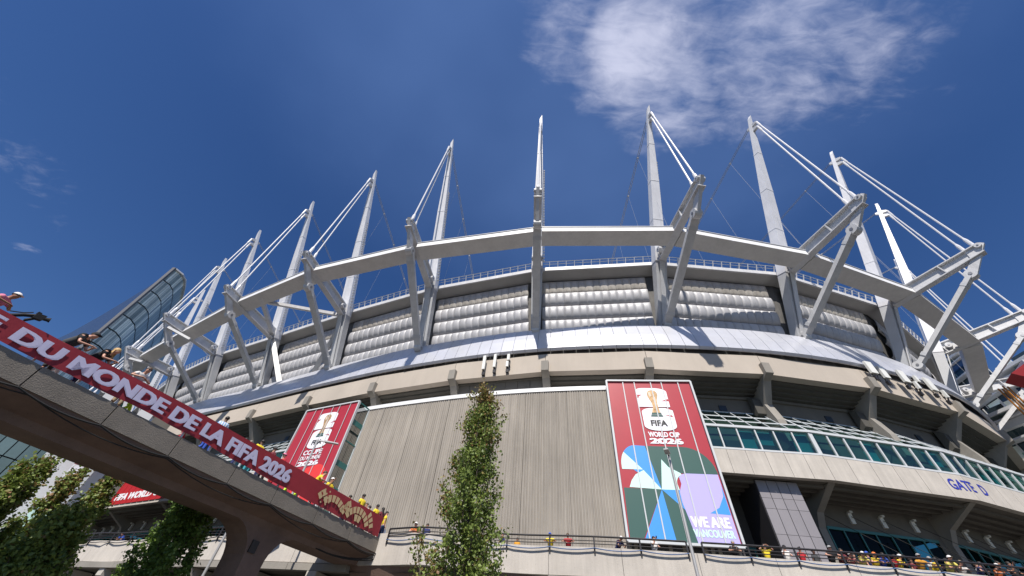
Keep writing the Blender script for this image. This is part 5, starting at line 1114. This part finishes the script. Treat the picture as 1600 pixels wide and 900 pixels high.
# ------------------------------------------------------------------ trees
def tree(x, y, z0, h, rad, nlimb, nleaf, leaf, name, label, seed, shape, lmat='leaf', lean=0, red=None):
    rg_ = np.random.default_rng(seed); random.seed(seed)
    o = empty(name, (x, y, z0), label, 'tree'); tr = MB(); base = Vector((x, y, z0))
    tr.tube([base, base+Vector((.05, 0, h*.3)), base+Vector((-.05, .05, h*.65)), base+Vector((0, 0, h*.985))], [.17, .12, .07, .015], 8)
    nodes = []; 
    for i in range(nlimb):
        t0 = .10+.78*(i+random.random())/nlimb; az_ = i*2.4+random.random()*.8; rr = rad*shape(min(t0+.14, .99)); st_ = base+Vector((0, 0, h*t0)); rise = h*random.uniform(.17, .30)*(1-t0*.45)
        tip = st_+Vector((math.cos(az_)*rr, math.sin(az_)*rr, rise)); mid = st_.lerp(tip, .45)+Vector((math.cos(az_)*rr*.15, math.sin(az_)*rr*.15, -rise*.10))
        tr.tube([st_, mid, tip], [.05, .032, .01], 5); 
        for t in np.linspace(.22, 1.08, 9): p = st_.lerp(mid, t/.5) if t < .5 else mid.lerp(tip, (t-.5)/.5); nodes.append((p, .34 if t < .6 else .26)); 
        for b in range(3):
            p0 = mid.lerp(tip, random.random()*.7); d = Vector((random.gauss(0, 1), random.gauss(0, 1), random.uniform(.3, 1.6))).normalized()*rad*.34; tr.tube([p0, p0+d], [.018, .006], 4)
            for t in (.5, .8, 1.0): nodes.append((p0+d*t, .22))
    for t in np.linspace(.55, .99, 10): nodes.append((base+Vector((random.gauss(0, .05), random.gauss(0, .05), h*t)), .18))
    tr.build('trunk', 'bark', o)
    nd = np.array([[*n[0], n[1]] for n in nodes]); wts = nd[:, 3]**1.2; wts = wts*(.05+1.6*rg_.random(len(wts))**1.6); wts /= wts.sum()
    idx = rg_.choice(len(nd), nleaf, p=wts); c = nd[idx, :3]+rg_.normal(0, 1, (nleaf, 3))*nd[idx, 3:4]*np.array([[.62, .62, .85]])*min(.9, rad/2.2+.15)
    keep = c[:, 2] > z0+h*.07; c = c[keep]; n = len(c)
    a = rg_.normal(0, 1, (n, 3)); a[:, 2] -= .3; a /= np.linalg.norm(a, axis=1)[:, None]; b = rg_.normal(0, 1, (n, 3)); b -= (b*a).sum(1)[:, None]*a; b /= np.linalg.norm(b, axis=1)[:, None]; nn = np.cross(a, b)
    s = leaf*(.6+.8*rg_.random(n))[:, None]
    # lobed leaf: five points round a folded midrib
    pts = [(-.5, 0, 0), (-.12, .46, .10), (.14, .26, .06), (.55, 0, -.04), (.14, -.26, .06), (-.12, -.46, .10)]
    V_ = np.stack([c+s*(a*p_[0]+b*p_[1]+nn*p_[2]) for p_ in pts], 1).reshape(-1, 3)
    V_[:, 0] -= x; V_[:, 1] -= y; V_[:, 2] -= z0
    me = bpy.data.meshes.new('crown'); me.vertices.add(len(V_)); me.vertices.foreach_set('co', V_.ravel()); nf = n*2; me.loops.add(nf*4); me.polygons.add(nf)
    base_i = np.arange(n)*6; q1 = np.stack([base_i, base_i+3, base_i+2, base_i+1], 1); q2 = np.stack([base_i, base_i+5, base_i+4, base_i+3], 1); LI = np.stack([q1, q2], 1).reshape(-1)
    me.loops.foreach_set('vertex_index', LI.astype(np.int32)); me.polygons.foreach_set('loop_start', np.arange(0, nf*4, 4, dtype=np.int32)); me.polygons.foreach_set('loop_total', np.full(nf, 4, dtype=np.int32))
    tone = rg_.random(n)*.58
    if red is not None: rm = red(c[:, 0]-x, c[:, 1]-y, (c[:, 2]-z0)/h); hit_ = rg_.random(n) < rm; tone = np.where(hit_, .68+.32*rg_.random(n), tone)
    at = me.attributes.new('tone', 'FLOAT', 'FACE'); at.data.foreach_set('value', np.repeat(tone, 2).astype(np.float32))
    me.update(calc_edges=True); me.validate(); me.materials.append(MAT[lmat]); co_ = bpy.data.objects.new('crown', me); COL.objects.link(co_); co_.parent = o
    return o
def colshape(t): return (min(1, t/.22))*(1-t)**.75*1.05*random.uniform(.7, 1.15)+.05
def planted(px, py, D, pxb, pyb): x, y, z = ray_at(px, py, D); xb, yb, _ = ray_at(pxb, pyb, D); return (xb, yb, GZ, z-GZ)
GT = 'street trees left of and below the footbridge'
tree(*planted(765, 616, 18.5, 727, 850), 2.25, 46, 21000, .12, 'columnar_tree', 'tall narrow maple with reddening leaf tips in front of the ribbed wall', 3, colshape, 'leaf', red=lambda dx, dy, t: np.clip(.05+.34*(dx < -.75)+.9*(t > .94)+.2*(t > .75), 0, 1))
for a_ in ((planted(166, 750, 27, 92, 850), 1.25, 22, 10500, .13, 'slim leafy tree rising to the underside of the footbridge right of the white fin', 5, .2),
           (planted(134, 738, 29, 70, 800), 1.2, 20, 8000, .13, 'slim reddish leafy tree in front of the narrow blue and red banner', 6, .34),
           (planted(76, 718, 27, 20, 780), 1.2, 18, 7500, .13, 'slim leafy tree in front of the tall white fin', 8, .15),
           (planted(34, 722, 26, -20, 790), 1.3, 18, 7500, .13, 'leafy tree cut off by the left edge in front of the glass office block', 11, .1),
           (planted(120, 800, 24, 60, 870), 1.9, 22, 11000, .135, 'broad leafy tree filling the lower left corner', 12, .05)):
    tag(tree(*a_[0], a_[1], a_[2], a_[3], a_[4], 'street_tree', a_[5], a_[6], colshape, 'leaf', red=lambda dx, dy, t, q=a_[7]: np.clip(q*.5+q*(t > .8), 0, 1)), group=GT)
tag(tree(*planted(292, 778, 27, 250, 880), 2.0, 24, 14000, .14, 'street_tree', 'dark green bushy tree standing below the footbridge left of the pier', 17, lambda t: (min(1, t/.3))*(1-t)**.45+.05, 'leaf_green'), group=GT)
